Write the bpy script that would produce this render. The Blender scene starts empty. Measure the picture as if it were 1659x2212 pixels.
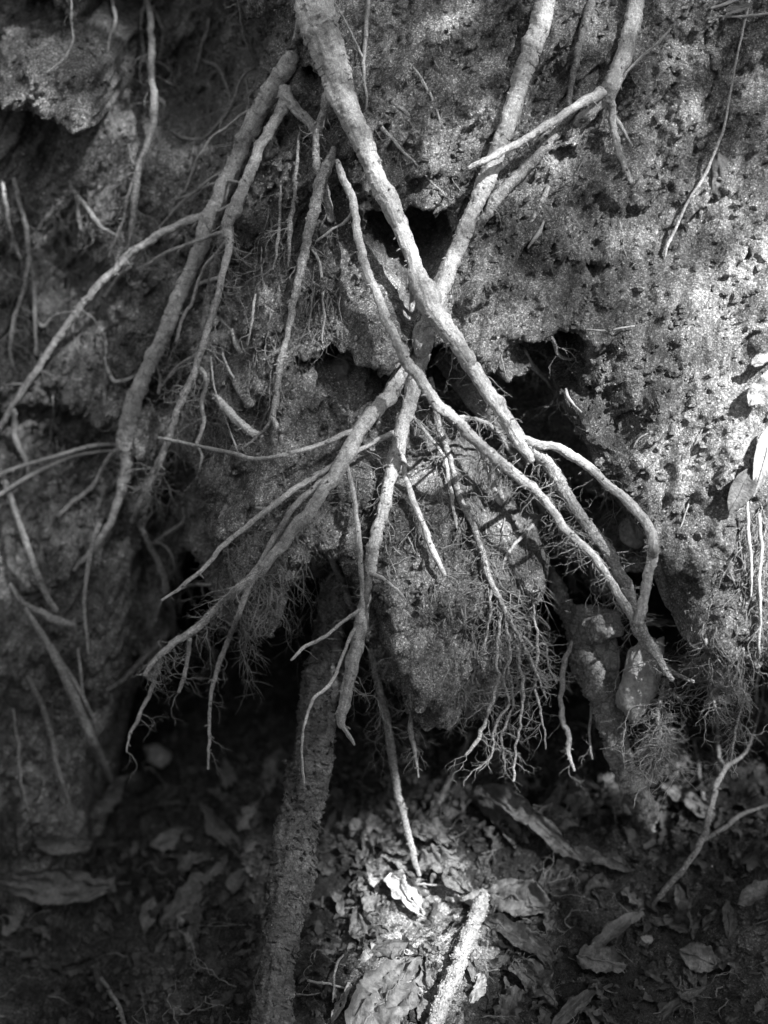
import bpy, math, random
import numpy as np
from mathutils import Vector
from mathutils.bvhtree import BVHTree

rnd = random.Random(7)
rng = np.random.default_rng(7)
scn = bpy.context.scene
COL = scn.collection

# ------------------------------------------------------------------ camera, sky, sun, exposure
PITCH = math.radians(35.0)
CAM = np.array([0.0, 0.0, 1.41])
FW = np.array([0.0, math.cos(PITCH), -math.sin(PITCH)])
UP = np.array([0.0, math.sin(PITCH), math.cos(PITCH)])
KPX = math.tan(math.radians(18.02)) / 1106.0       # tangent per photo unit (photo taken as 1659 x 2212)
D0 = 1.70                                          # focus distance

cam_d = bpy.data.cameras.new('camera')
cam = bpy.data.objects.new('camera', cam_d); COL.objects.link(cam)
cam.location = CAM
cam.rotation_euler = (math.radians(90) - PITCH, 0, 0)
cam_d.sensor_fit = 'VERTICAL'; cam_d.sensor_height = 24.0
cam_d.lens = 12.0 / math.tan(math.radians(18.02))
cam_d.clip_start = 0.02; cam_d.clip_end = 200
cam_d.dof.use_dof = True; cam_d.dof.focus_distance = 1.67; cam_d.dof.aperture_fstop = 1.3
cam_d.dof.aperture_blades = 7
scn.camera = cam

TO_SUN = np.array([0.46, -0.32, 0.83]); TO_SUN /= np.linalg.norm(TO_SUN)
sun_d = bpy.data.lights.new('sun', 'SUN'); sun_d.energy = 5.0; sun_d.angle = math.radians(1.3)
sun_d.color = (1, 1, 1)
sun = bpy.data.objects.new('sun', sun_d); COL.objects.link(sun)
sun.rotation_euler = Vector(TO_SUN).to_track_quat('Z', 'Y').to_euler()
sun.location = TO_SUN * 6

w = bpy.data.worlds.new('World'); scn.world = w; w.use_nodes = True
nt = w.node_tree; bg = nt.nodes['Background']
sky = nt.nodes.new('ShaderNodeTexSky'); sky.sky_type = 'NISHITA'; sky.sun_disc = False
sky.sun_elevation = math.asin(TO_SUN[2]); sky.sun_rotation = math.atan2(TO_SUN[0], TO_SUN[1])
bw = nt.nodes.new('ShaderNodeRGBToBW')               # black-and-white photograph: a colourless sky
nt.links.new(sky.outputs[0], bw.inputs[0]); nt.links.new(bw.outputs[0], bg.inputs['Color'])
bg.inputs['Strength'].default_value = 0.125
scn.view_settings.view_transform = 'Standard'; scn.view_settings.look = 'None'
scn.view_settings.gamma = 1.0; scn.view_settings.use_curve_mapping = False
scn.view_settings.exposure = 1.35
scn.cycles.max_bounces = 5; scn.cycles.use_denoising = True

# ------------------------------------------------------------------ noise
_p = rng.permutation(256); PERM = np.concatenate([_p, _p, _p]).astype(np.int64)
_g = rng.normal(size=(256, 3)); GRAD = _g / np.linalg.norm(_g, axis=1)[:, None]
def perlin(P):
    P = np.asarray(P, float); F = np.floor(P); I = F.astype(np.int64) & 255; f = P - F
    u = f * f * f * (f * (f * 6 - 15) + 10); out = 0
    for dx in (0, 1):
        for dy in (0, 1):
            for dz in (0, 1):
                h = PERM[PERM[PERM[(I[..., 0] + dx) & 255] + ((I[..., 1] + dy) & 255)] + ((I[..., 2] + dz) & 255)]
                g = GRAD[h]
                d = g[..., 0] * (f[..., 0] - dx) + g[..., 1] * (f[..., 1] - dy) + g[..., 2] * (f[..., 2] - dz)
                wx = u[..., 0] if dx else 1 - u[..., 0]
                wy = u[..., 1] if dy else 1 - u[..., 1]
                wz = u[..., 2] if dz else 1 - u[..., 2]
                out = out + d * wx * wy * wz
    return out * 1.6
def fbm(P, s, oct=4, gain=0.5, seed=0.0):
    a = 1.0; o = 0; P = np.asarray(P, float) / s + seed * 17.31
    for k in range(oct):
        o = o + a * perlin(P); P = P * 2.03 + 5.7; a *= gain
    return o
def billow(P, s, oct=4, gain=0.5, seed=0.0):
    a = 1.0; o = 0; P = np.asarray(P, float) / s + seed * 11.7
    for k in range(oct):
        o = o + a * (np.sqrt(perlin(P) ** 2 + 0.01) - 0.27); P = P * 2.07 + 3.1; a *= gain
    return o
def worley(x, z, s, seed=0):
    X = x / s; Z = z / s; ix = np.floor(X).astype(np.int64); iz = np.floor(Z).astype(np.int64)
    f1 = np.full(X.shape, 9.0); f2 = np.full(X.shape, 9.0)
    for a in (-1, 0, 1):
        for b in (-1, 0, 1):
            cx = ix + a; cz = iz + b
            h1 = PERM[PERM[(cx + seed) & 255] + (cz & 255)] / 255.0
            h2 = PERM[PERM[(cz + 91 + seed) & 255] + (cx & 255)] / 255.0
            d = np.hypot(cx + h1 - X, cz + h2 - Z)
            f2 = np.minimum(f2, np.maximum(f1, d)); f1 = np.minimum(f1, d)
    return f1, f2

# ------------------------------------------------------------------ pixel <-> space
def pt(px, py, d):
    return CAM + d * (FW + (px - 829.5) * KPX * np.array([1, 0, 0]) + (1106 - py) * KPX * UP)
def ray_dir(px, py):
    return FW + (px - 829.5) * KPX * np.array([1.0, 0, 0]) + (1106 - py) * KPX * UP
def to_px(P):
    V = P - CAM; d = V @ FW
    return 829.5 + V[..., 0] / d / KPX, 1106 - (V @ UP) / d / KPX, d

# ------------------------------------------------------------------ relief map of the bank, drawn as regions
RS = 4.0; RX0, RY0 = -300.0, -300.0; RW, RH = 570, 690
GX, GY = np.meshgrid(RX0 + RS * np.arange(RW), RY0 + RS * np.arange(RH))
def blur(A, s):
    n = int(3 * s) + 1; k = np.exp(-0.5 * (np.arange(-n, n + 1) / s) ** 2); k /= k.sum()
    A = np.pad(A, n, mode='edge')
    A = np.apply_along_axis(lambda v: np.convolve(v, k, 'valid'), 0, A)
    return np.apply_along_axis(lambda v: np.convolve(v, k, 'valid'), 1, A)
def poly_mask(poly):
    m = np.zeros(GX.shape, bool); n = len(poly)
    for i in range(n):
        x1, y1 = poly[i]; x2, y2 = poly[(i + 1) % n]
        if y1 == y2: continue
        c = ((GY >= min(y1, y2)) & (GY < max(y1, y2)) & (GX < (x2 - x1) * (GY - y1) / (y2 - y1) + x1))
        m ^= c
    return m.astype(float)
wx = 16 * perlin(np.stack([GX / 60, GY / 60, GX * 0 + 3.3], -1)) + 8 * perlin(np.stack([GX / 22, GY / 22, GX * 0 + 8.3], -1))
wy = 16 * perlin(np.stack([GX / 60, GY / 60, GX * 0 + 13.3], -1)) + 8 * perlin(np.stack([GX / 22, GY / 22, GX * 0 + 18.3], -1))
REL = np.zeros(GX.shape)
def smooth(x, a, b):
    t = np.clip((x - a) / (b - a), 0, 1); return t * t * (3 - 2 * t)
# the left third lies further back
REL += 0.19 * (1 - smooth(GX + 0.12 * GY, 400, 720)) + 0.08 * (1 - smooth(GX, -50, 330))
REL -= 0.05 * smooth(GX, 1150, 1600) * smooth(GY, 300, 900)
def region(poly, depth, soft=2.0):
    global REL
    m_ = poly_mask(poly); REL = REL + depth * (0.78 * blur(m_, soft) + 0.22 * blur(m_, soft + 5))
# top-left recess and the clumps round it
region([(205, 10), (240, 60), (330, 30), (420, 10), (440, 60), (500, 70), (560, 130), (560, 200), (500, 330), (440, 420), (330, 470), (200, 420), (190, 300), (215, 220), (150, 170), (160, 110)], 0.12, 5)
region([(-80, 180), (120, 190), (190, 240), (210, 300), (190, 370), (120, 390), (40, 380), (-80, 370)], -0.15, 5)
region([(-80, -80), (180, -80), (200, 60), (150, 120), (100, 150), (40, 90), (-80, 80)], -0.13, 4)
region([(400, -80), (560, -80), (560, 60), (500, 80), (455, 50), (430, 20)], -0.10, 3)
region([(-80, 800), (130, 790), (230, 830), (210, 930), (90, 1060), (-80, 1040)], 0.05, 8)
# holes
region([(655, 170), (690, 160), (697, 205), (670, 225), (650, 200)], 0.10, 1.5)
region([(800, 480), (850, 470), (905, 448), (960, 478), (985, 520), (960, 600), (925, 640), (885, 690), (862, 625), (838, 600), (815, 560), (795, 520)], 0.17, 1.3)
region([(625, 792), (660, 790), (700, 765), (745, 745), (762, 735), (780, 800), (820, 810), (900, 790), (905, 860), (830, 900), (800, 830), (700, 830), (640, 830)], 0.12, 1.6)
region([(640, 830), (800, 800), (960, 800), (1000, 1000), (900, 1060), (750, 1000), (620, 960), (600, 860)], 0.03, 5)
# long recess right of the crossing roots
region([(905, 740), (1000, 760), (1060, 820), (1130, 830), (1180, 810), (1195, 850), (1205, 900), (1250, 960), (1280, 1000), (1300, 1060), (1345, 1085), (1395, 1150), (1420, 1215), (1428, 1290), (1400, 1380), (1250, 1380), (1190, 1300), (1100, 1180), (1000, 1080), (930, 980), (900, 900)], 0.17, 2.0)
region([(1128, 700), (1180, 735), (1225, 705), (1255, 720), (1262, 780), (1215, 800), (1250, 850), (1190, 850), (1140, 790)], 0.10, 1.4)
region([(1255, 560), (1290, 565), (1295, 605), (1270, 600)], 0.03, 1.0)
region([(1180, 330), (1240, 310), (1235, 345), (1200, 350)], 0.03, 1.2)
region([(1060, 1010), (1200, 1030), (1330, 1200), (1300, 1260), (1200, 1150), (1080, 1080)], 0.06, 4)
region([(480, 890), (560, 940), (580, 965), (490, 935)], 0.06, 1.5)
# masses that stand proud
region([(860, 610), (820, 605), (780, 650), (720, 760), (770, 800), (870, 790), (890, 700)], -0.035, 2.5)
region([(985, 600), (1120, 560), (1280, 640), (1230, 700), (1170, 730), (1110, 700), (1130, 800), (1060, 810), (990, 740)], -0.025, 4)
region([(1290, 600), (1700, 500), (1700, 1380), (1600, 1395), (1500, 1390), (1440, 1320), (1420, 1180), (1300, 1060), (1240, 900), (1260, 760)], -0.035, 6)
region([(810, 1060), (960, 1040), (1090, 1100), (1170, 1180), (1180, 1300), (1080, 1360), (1050, 1440), (960, 1510), (880, 1490), (845, 1380), (815, 1230)], -0.03, 4)
# the undercut along the foot
LIP = [(-300, 2550), (40, 2550), (110, 2100), (200, 1850), (215, 1600), (270, 1400), (300, 1270), (345, 1225), (380, 1200), (410, 1210), (425, 1290), (465, 1390), (530, 1490), (590, 1450), (620, 1330), (645, 1240), (680, 1210), (730, 1260), (790, 1330), (825, 1420), (845, 1520), (880, 1600), (960, 1630), (1040, 1600), (1110, 1580), (1160, 1500), (1190, 1360), (1240, 1300), (1330, 1310), (1420, 1290), (1445, 1340), (1475, 1385), (1540, 1400), (1600, 1375), (1625, 1340), (1670, 1370), (1720, 1370), (2000, 1350)]
_m = poly_mask(LIP + [(2000, 2600), (-300, 2600)])
LIP2 = [(-300, 2550), (80, 2550), (160, 2150), (270, 1900), (300, 1700), (370, 1520), (440, 1560), (510, 1600), (580, 1560), (630, 1450), (660, 1380), (700, 1400), (740, 1520), (790, 1620), (850, 1700), (930, 1760), (1020, 1740), (1090, 1700), (1150, 1620), (1185, 1480), (1215, 1370), (1250, 1400), (1290, 1500), (1350, 1520), (1410, 1420), (1450, 1390), (1600, 1400), (1640, 1400), (2000, 1380)]
_m2 = poly_mask(LIP2 + [(2000, 2600), (-300, 2600)])
REL = REL + 0.07 * blur(_m, 1.8) + 0.06 * np.clip(blur(_m, 11) * 2, 0, 1) + 0.62 * blur(_m2, 1.8) + 0.05 * np.clip(blur(_m2, 9) * 2, 0, 1)
region([(-300, 1180), (60, 1200), (180, 1180), (250, 1290), (240, 2550), (-300, 2550)], 0.05, 7)     # the left foot is less hollow
region([(780, 1500), (1100, 1480), (1130, 1700), (780, 1700)], -0.02, 8)
def rel(px, py, warp=True):
    u = np.clip((px - RX0) / RS, 0, RW - 1.001); v = np.clip((py - RY0) / RS, 0, RH - 1.001)
    def samp(A, u, v):
        i = u.astype(int); j = v.astype(int); a = u - i; b = v - j
        i1 = np.minimum(i + 1, RW - 1); j1 = np.minimum(j + 1, RH - 1)
        return (A[j, i] * (1 - a) + A[j, i1] * a) * (1 - b) + (A[j1, i] * (1 - a) + A[j1, i1] * a) * b
    if warp:
        du = samp(wx, u, v); dv = samp(wy, u, v)
        u = np.clip(u + du / RS, 0, RW - 1.001); v = np.clip(v + dv / RS, 0, RH - 1.001)
    return samp(REL, u, v)

# ------------------------------------------------------------------ materials
def mat(name):
    m = bpy.data.materials.new(name); m.use_nodes = True
    n = m.node_tree.nodes; b = n['Principled BSDF']
    return m, m.node_tree, b
def grey(v): return (v, v, v, 1)
def N(t, typ, **kw):
    n = t.nodes.new(typ)
    for k, v in kw.items():
        if k in n.inputs: n.inputs[k].default_value = v
        else: setattr(n, k, v)
    return n
def ramp(t, src, stops):
    r = t.nodes.new('ShaderNodeValToRGB'); e = r.color_ramp.elements
    while len(e) < len(stops): e.new(0.5)
    for k, (p, v) in enumerate(stops): e[k].position = p; e[k].color = grey(v)
    t.links.new(src, r.inputs[0]); return r.outputs[0]
def mixc(t, fac, a, b, mode='MIX'):
    m = t.nodes.new('ShaderNodeMix'); m.data_type = 'RGBA'; m.blend_type = mode
    for s, v in ((m.inputs['Factor'], fac), (m.inputs['A'], a), (m.inputs['B'], b)):
        s = s
        if hasattr(v, 'is_linked') or isinstance(v, bpy.types.NodeSocket): t.links.new(v, s)
        else: s.default_value = v
    return m.outputs['Result']
def mix_link(t, fac, a, b, mode='MIX'):
    m = t.nodes.new('ShaderNodeMix'); m.data_type = 'RGBA'; m.blend_type = mode
    ins = {'F': m.inputs[0], 'A': m.inputs[6], 'B': m.inputs[7]}
    for k, v in (('F', fac), ('A', a), ('B', b)):
        if isinstance(v, bpy.types.NodeSocket): t.links.new(v, ins[k])
        else: ins[k].default_value = v
    return m.outputs[2]
def bumps(t, b, layers):
    prev = None
    for src, dist, st in layers:
        bp = t.nodes.new('ShaderNodeBump'); bp.inputs['Distance'].default_value = dist; bp.inputs['Strength'].default_value = st
        t.links.new(src, bp.inputs['Height'])
        if prev is not None: t.links.new(prev, bp.inputs['Normal'])
        prev = bp.outputs[0]
    t.links.new(prev, b.inputs['Normal'])

def soil_mat(name, lo, hi, wet=0.35, gl=0.55):
    m, t, b = mat(name)
    co = N(t, 'ShaderNodeTexCoord').outputs['Object']
    def noise(sc, det=6, r=0.6, d=0.0):
        n = N(t, 'ShaderNodeTexNoise', Scale=sc, Detail=det, Roughness=r, Distortion=d); t.links.new(co, n.inputs['Vector']); return n.outputs[0]
    def vor(sc, feat='F1'):
        n = N(t, 'ShaderNodeTexVoronoi', Scale=sc, feature=feat); t.links.new(co, n.inputs['Vector']); return n
    big = noise(7, 5, 0.62, 0.6); mid = noise(42, 6, 0.7); fine = noise(330, 3, 0.7)
    c = ramp(t, big, [(0.36, lo), (0.50, lo * 0.45 + hi * 0.55), (0.62, hi)])
    mm = ramp(t, mid, [(0.3, 0.35), (0.5, 0.9), (0.72, 1.35)])
    c = mix_link(t, 1.0, c, mm, 'MULTIPLY')
    ff = ramp(t, fine, [(0.28, 0.30), (0.5, 0.95), (0.72, 1.8)])
    c = mix_link(t, 1.0, c, ff, 'MULTIPLY')
    v = vor(720)                                             # pale quartz grains among darker ones
    cell = N(t, 'ShaderNodeSeparateColor'); t.links.new(v.outputs['Color'], cell.inputs[0])
    sp = ramp(t, cell.outputs[0], [(0.0, 0.45), (0.5, 0.9), (0.86, 1.25), (0.95, 2.4)])
    c = mix_link(t, 0.85, c, sp, 'MULTIPLY')
    t.links.new(c, b.inputs['Base Color'])
    rr = ramp(t, cell.outputs[1], [(0.0, 0.95), (0.9, 0.8), (0.96, 0.3)]); t.links.new(rr, b.inputs['Roughness'])
    b.inputs['Specular IOR Level'].default_value = 0.35
    bumps(t, b, [(noise(28, 8, 0.68), 0.007, 0.8), (noise(130, 6, 0.75), 0.0045, 1.0), (v.outputs['Distance'], 0.0012, 0.9)])
    return m
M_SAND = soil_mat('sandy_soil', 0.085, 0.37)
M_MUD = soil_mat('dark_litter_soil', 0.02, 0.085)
M_CRUMB = soil_mat('soil_crumb', 0.12, 0.26)
M_DCRUMB = soil_mat('dark_crumb', 0.03, 0.12)
M_GRAIN = soil_mat('quartz_grain', 0.4, 0.65)

def root_mat(name, lo, hi, rough_soil=0.4, streak=1.0):
    m, t, b = mat(name)
    uv = N(t, 'ShaderNodeUVMap').outputs[0]; co = N(t, 'ShaderNodeTexCoord').outputs['Object']
    mp = N(t, 'ShaderNodeMapping'); mp.inputs['Scale'].default_value = (1.0, 1.0, 1.0); t.links.new(uv, mp.inputs[0])
    lg = N(t, 'ShaderNodeTexNoise', Scale=1.0, Detail=5, Roughness=0.65)
    mp.inputs['Scale'].default_value = (420, 60, 1); t.links.new(mp.outputs[0], lg.inputs['Vector'])
    mp2 = N(t, 'ShaderNodeMapping'); mp2.inputs['Scale'].default_value = (150, 170, 1); t.links.new(uv, mp2.inputs[0])
    cr = N(t, 'ShaderNodeTexNoise', Scale=1.0, Detail=4, Roughness=0.6); t.links.new(mp2.outputs[0], cr.inputs['Vector'])
    pat = N(t, 'ShaderNodeTexNoise', Scale=38, Detail=6, Roughness=0.7); t.links.new(co, pat.inputs['Vector'])
    gr = N(t, 'ShaderNodeTexVoronoi', Scale=800); t.links.new(co, gr.inputs['Vector'])
    cs = N(t, 'ShaderNodeSeparateColor'); t.links.new(gr.outputs['Color'], cs.inputs[0])
    c = ramp(t, pat.outputs[0], [(0.3, lo), (0.62, hi)])
    c = mix_link(t, 0.8, c, ramp(t, lg.outputs[0], [(0.3, 0.62), (0.7, 1.2)]), 'MULTIPLY')
    c = mix_link(t, 0.9, c, ramp(t, cr.outputs[0], [(0.30, 0.35), (0.44, 0.98), (0.8, 1.15)]), 'MULTIPLY')
    c = mix_link(t, rough_soil, c, ramp(t, cs.outputs[0], [(0, 0.35), (0.6, 1.0), (0.95, 1.9)]), 'MULTIPLY')
    dn = N(t, 'ShaderNodeTexNoise', Scale=55, Detail=7, Roughness=0.75); t.links.new(co, dn.inputs['Vector'])
    dm = ramp(t, dn.outputs[0], [(0.50, 0.0), (0.72, 0.75)])                      # soil stuck to the bark
    dirt = ramp(t, cs.outputs[1], [(0, 0.10), (0.6, 0.20), (0.95, 0.45)])
    c = mix_link(t, dm, c, dirt)
    t.links.new(c, b.inputs['Base Color']); b.inputs['Roughness'].default_value = 0.78
    b.inputs['Specular IOR Level'].default_value = 0.3
    bumps(t, b, [(pat.outputs[0], 0.005, 0.8), (lg.outputs[0], 0.0016 * streak, 0.9), (cr.outputs[0], 0.0012, 0.6), (dm, 0.0008, 0.5), (gr.outputs['Distance'], 0.0008, rough_soil)])
    return m
M_ROOT = root_mat('pale_root_bark', 0.36, 0.56, 0.35)
M_ROOTS = root_mat('sandy_root_bark', 0.24, 0.42, 0.6)
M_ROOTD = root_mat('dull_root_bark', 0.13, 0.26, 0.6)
def bark_mat(name, lo, hi):
    m, t, b = mat(name)
    co = N(t, 'ShaderNodeTexCoord').outputs['Object']
    mp = N(t, 'ShaderNodeMapping'); mp.inputs['Scale'].default_value = (1, 1, 0.3); mp.inputs['Rotation'].default_value = (0.2, -0.12, 0); t.links.new(co, mp.inputs[0])
    st = N(t, 'ShaderNodeTexNoise', Scale=150, Detail=6, Roughness=0.7, Distortion=0.6); t.links.new(mp.outputs[0], st.inputs['Vector'])
    vo = N(t, 'ShaderNodeTexVoronoi', Scale=95, feature='DISTANCE_TO_EDGE'); t.links.new(mp.outputs[0], vo.inputs['Vector'])
    pa = N(t, 'ShaderNodeTexNoise', Scale=13, Detail=8, Roughness=0.72); t.links.new(co, pa.inputs['Vector'])
    gr = N(t, 'ShaderNodeTexVoronoi', Scale=620); t.links.new(co, gr.inputs['Vector'])
    cs = N(t, 'ShaderNodeSeparateColor'); t.links.new(gr.outputs['Color'], cs.inputs[0])
    c = ramp(t, pa.outputs[0], [(0.38, lo), (0.49, (lo + hi) * 0.5), (0.56, hi), (0.68, hi * 1.7)])
    c = mix_link(t, 0.9, c, ramp(t, st.outputs[0], [(0.3, 0.45), (0.5, 0.95), (0.75, 1.4)]), 'MULTIPLY')
    c = mix_link(t, 0.8, c, ramp(t, vo.outputs[0], [(0.0, 0.35), (0.06, 1.0)]), 'MULTIPLY')
    c = mix_link(t, 0.35, c, ramp(t, cs.outputs[0], [(0, 0.4), (0.6, 1.0), (0.95, 2.2)]), 'MULTIPLY')
    t.links.new(c, b.inputs['Base Color']); b.inputs['Roughness'].default_value = 0.6
    bumps(t, b, [(pa.outputs[0], 0.012, 0.8), (vo.outputs[0], 0.004, 0.6), (st.outputs[0], 0.003, 0.9), (gr.outputs['Distance'], 0.0014, 0.8)])
    return m
M_TRUNK = bark_mat('crusted_root_bark', 0.07, 0.26)
M_CLAY = bark_mat('knobbly_root_bark', 0.20, 0.40)
M_HAIR = root_mat('rootlet', 0.20, 0.36, 0.3)
M_HAIRD = root_mat('dull_rootlet', 0.12, 0.22, 0.3)
M_STRAW = root_mat('dry_straw', 0.3, 0.45, 0.1)

def stone_mat(name, lo, hi):
    m, t, b = mat(name)
    co = N(t, 'ShaderNodeTexCoord').outputs['Object']
    n1 = N(t, 'ShaderNodeTexNoise', Scale=24, Detail=8, Roughness=0.7); t.links.new(co, n1.inputs['Vector'])
    n2 = N(t, 'ShaderNodeTexNoise', Scale=220, Detail=5, Roughness=0.7); t.links.new(co, n2.inputs['Vector'])
    c = ramp(t, n1.outputs[0], [(0.32, lo), (0.65, hi)])
    c = mix_link(t, 1.0, c, ramp(t, n2.outputs[0], [(0.3, 0.55), (0.7, 1.3)]), 'MULTIPLY')
    t.links.new(c, b.inputs['Base Color']); b.inputs['Roughness'].default_value = 0.6
    bumps(t, b, [(n1.outputs[0], 0.01, 0.8), (n2.outputs[0], 0.002, 0.9)])
    return m
M_STONE = stone_mat('pale_stone', 0.28, 0.5)
M_STONED = stone_mat('dark_stone', 0.07, 0.2)

def leaf_mat(name, lo, hi, rough=0.5):
    m, t, b = mat(name)
    uv = N(t, 'ShaderNodeUVMap').outputs[0]; co = N(t, 'ShaderNodeTexCoord').outputs['Object']
    n1 = N(t, 'ShaderNodeTexNoise', Scale=30, Detail=6, Roughness=0.65); t.links.new(co, n1.inputs['Vector'])
    n2 = N(t, 'ShaderNodeTexNoise', Scale=260, Detail=4, Roughness=0.7); t.links.new(co, n2.inputs['Vector'])
    mp = N(t, 'ShaderNodeMapping'); mp.inputs['Scale'].default_value = (3, 26, 1); t.links.new(uv, mp.inputs[0])
    vn = N(t, 'ShaderNodeTexNoise', Scale=1.0, Detail=3); t.links.new(mp.outputs[0], vn.inputs['Vector'])
    c = ramp(t, n1.outputs[0], [(0.3, lo), (0.68, hi)])
    c = mix_link(t, 1.0, c, ramp(t, n2.outputs[0], [(0.28, 0.5), (0.7, 1.25)]), 'MULTIPLY')
    c = mix_link(t, 0.6, c, ramp(t, vn.outputs[0], [(0.3, 0.7), (0.7, 1.2)]), 'MULTIPLY')
    t.links.new(c, b.inputs['Base Color']); b.inputs['Roughness'].default_value = rough
    bumps(t, b, [(n1.outputs[0], 0.006, 0.6), (vn.outputs[0], 0.002, 0.7), (n2.outputs[0], 0.0008, 0.8)])
    return m
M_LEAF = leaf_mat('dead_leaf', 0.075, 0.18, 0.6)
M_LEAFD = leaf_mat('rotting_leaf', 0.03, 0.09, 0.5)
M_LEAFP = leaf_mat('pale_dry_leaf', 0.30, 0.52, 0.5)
m, t, b = mat('added_shade_leaf'); b.inputs['Base Color'].default_value = grey(0.07); b.inputs['Roughness'].default_value = 0.5  # flat dark leaf colour of the unseen tree and bushes added for shade
M_SHADE_LEAF = m

# ------------------------------------------------------------------ mesh helpers
def mesh_from(name, V, F, material=None, uv=None, smooth_=True):
    """V (n,3), F list of arrays of faces with equal corner count, or one array"""
    me = bpy.data.meshes.new(name)
    Fs = F if isinstance(F, list) else [F]
    Fs = [np.asarray(f, np.int32) for f in Fs if len(f)]
    V = np.asarray(V, np.float32)
    me.vertices.add(len(V)); me.vertices.foreach_set('co', V.ravel())
    nl = sum(f.size for f in Fs); npoly = sum(len(f) for f in Fs)
    me.loops.add(nl); me.polygons.add(npoly)
    li = np.concatenate([f.ravel() for f in Fs]); me.loops.foreach_set('vertex_index', li)
    tot = np.concatenate([np.full(len(f), f.shape[1], np.int32) for f in Fs])
    st = np.concatenate([[0], np.cumsum(tot)[:-1]]).astype(np.int32)
    me.polygons.foreach_set('loop_start', st); me.polygons.foreach_set('loop_total', tot)
    me.polygons.foreach_set('use_smooth', np.full(npoly, smooth_, bool))
    if uv is not None:
        l = me.uv_layers.new(name='UVMap'); l.data.foreach_set('uv', np.asarray(uv, np.float32)[li].ravel())
    if material: me.materials.append(material)
    me.update(calc_edges=True); me.validate()
    return me
def link(name, me, parent=None, **props):
    o = bpy.data.objects.new(name, me); COL.objects.link(o)
    if parent is not None: o.parent = parent; o.matrix_parent_inverse = parent.matrix_world.inverted() if False else o.matrix_parent_inverse
    for k, v in props.items(): o[k] = v
    return o
def grid_faces(nu, nv, wrap=False):
    i = np.arange(nu - 1)[:, None]; j = np.arange(nv if wrap else nv - 1)[None, :]
    j2 = (j + 1) % nv
    return np.stack([i * nv + j, i * nv + j2, (i + 1) * nv + j2, (i + 1) * nv + j], -1).reshape(-1, 4)

# ------------------------------------------------------------------ the bank: a displaced earth face
def bank_y(x, z, detail=True):
    yb = 1.39 + (z - 0.434) * 0.70
    yb = yb + 0.55 * np.maximum(0, z - 1.0) ** 1.0
    P = np.stack([x, yb, z], -1); px, py, _ = to_px(P)
    r = rel(px, py)
    P2 = np.stack([x, z, x * 0 + 0.5], -1)
    # slabs and shelves slant down to the left; crumbly lumps between
    h = 0.030 * fbm(P2, 0.16, 3, 0.5, 1)
    sl = np.stack([(x * 0.80 - z * 0.6) * 1.9, (x * 0.6 + z * 0.80) * 0.75, x * 0], -1)   # strata slant steeply
    h = h + 0.017 * fbm(sl, 0.05, 4, 0.55, 2) - 0.007 * billow(sl, 0.034, 3, 0.55, 12)
    if detail:
        wxn = x + 0.006 * perlin(P2 / 0.02); wzn = z + 0.006 * perlin(P2 / 0.02 + 7)
        h0 = h
        f1, f2 = worley(wxn, wzn * 1.15, 0.040, 3); cr = np.clip((f2 - f1) * 4, 0, 1)
        amt = smooth(perlin(P2 / 0.11 + 4.4), -0.1, 0.45)
        h = h + 0.003 * (1 - cr) * amt - 0.003 * (1 - f1) * amt
        f1, f2 = worley(wxn + 3, wzn, 0.013, 9)
        h = h - 0.0022 * (1 - f1) * smooth(perlin(P2 / 0.07 + 9.4), 0.0, 0.5)
        h = h - 0.0050 * billow(P2, 0.018, 4, 0.62, 5) * (0.5 + smooth(perlin(P2 / 0.09 + 1.4), -0.3, 0.4)) + 0.0022 * fbm(P2, 0.007, 2, 0.6, 3)
        dd = h - h0 - 0.001; h = h0 + np.where(dd > 0, 0.12 * dd, 0.55 * dd)                 # no pits, only lumps
        tt = fbm(sl, 0.13, 4, 0.5, 31); h = h + 0.006 * np.tanh(tt * 14)              # little ledges
        ck = perlin(sl / 0.075 + 3.7) + 0.25 * perlin(sl / 0.02); h = h + 0.010 * np.exp(-(ck / 0.035) ** 2) * smooth(perlin(P2 / 0.13 + 6.6), 0.0, 0.35)
    return yb + r + h
def build_bank(step, detail, x0=-0.95, x1=0.95, z0=-0.12, z1=1.25):
    # finer in view, coarser beyond the frame
    def axis(a, b, lo, hi, st):
        c = np.arange(lo, hi, st); l = lo - np.cumsum(st * 1.12 ** np.arange(1, 60)); l = l[l > a][::-1]
        r = hi + np.cumsum(st * 1.12 ** np.arange(0, 60)); r = r[r < b]
        return np.concatenate([[a], l, c, r, [b]])
    xs = axis(x0, x1, -0.56, 0.56, step); zs = axis(z0, z1, -0.02, 1.0, step)
    X, Z = np.meshgrid(xs, zs, indexing='ij'); Y = bank_y(X, Z, detail)
    return np.stack([X, Y, Z], -1).reshape(-1, 3), grid_faces(len(xs), len(zs))

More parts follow.
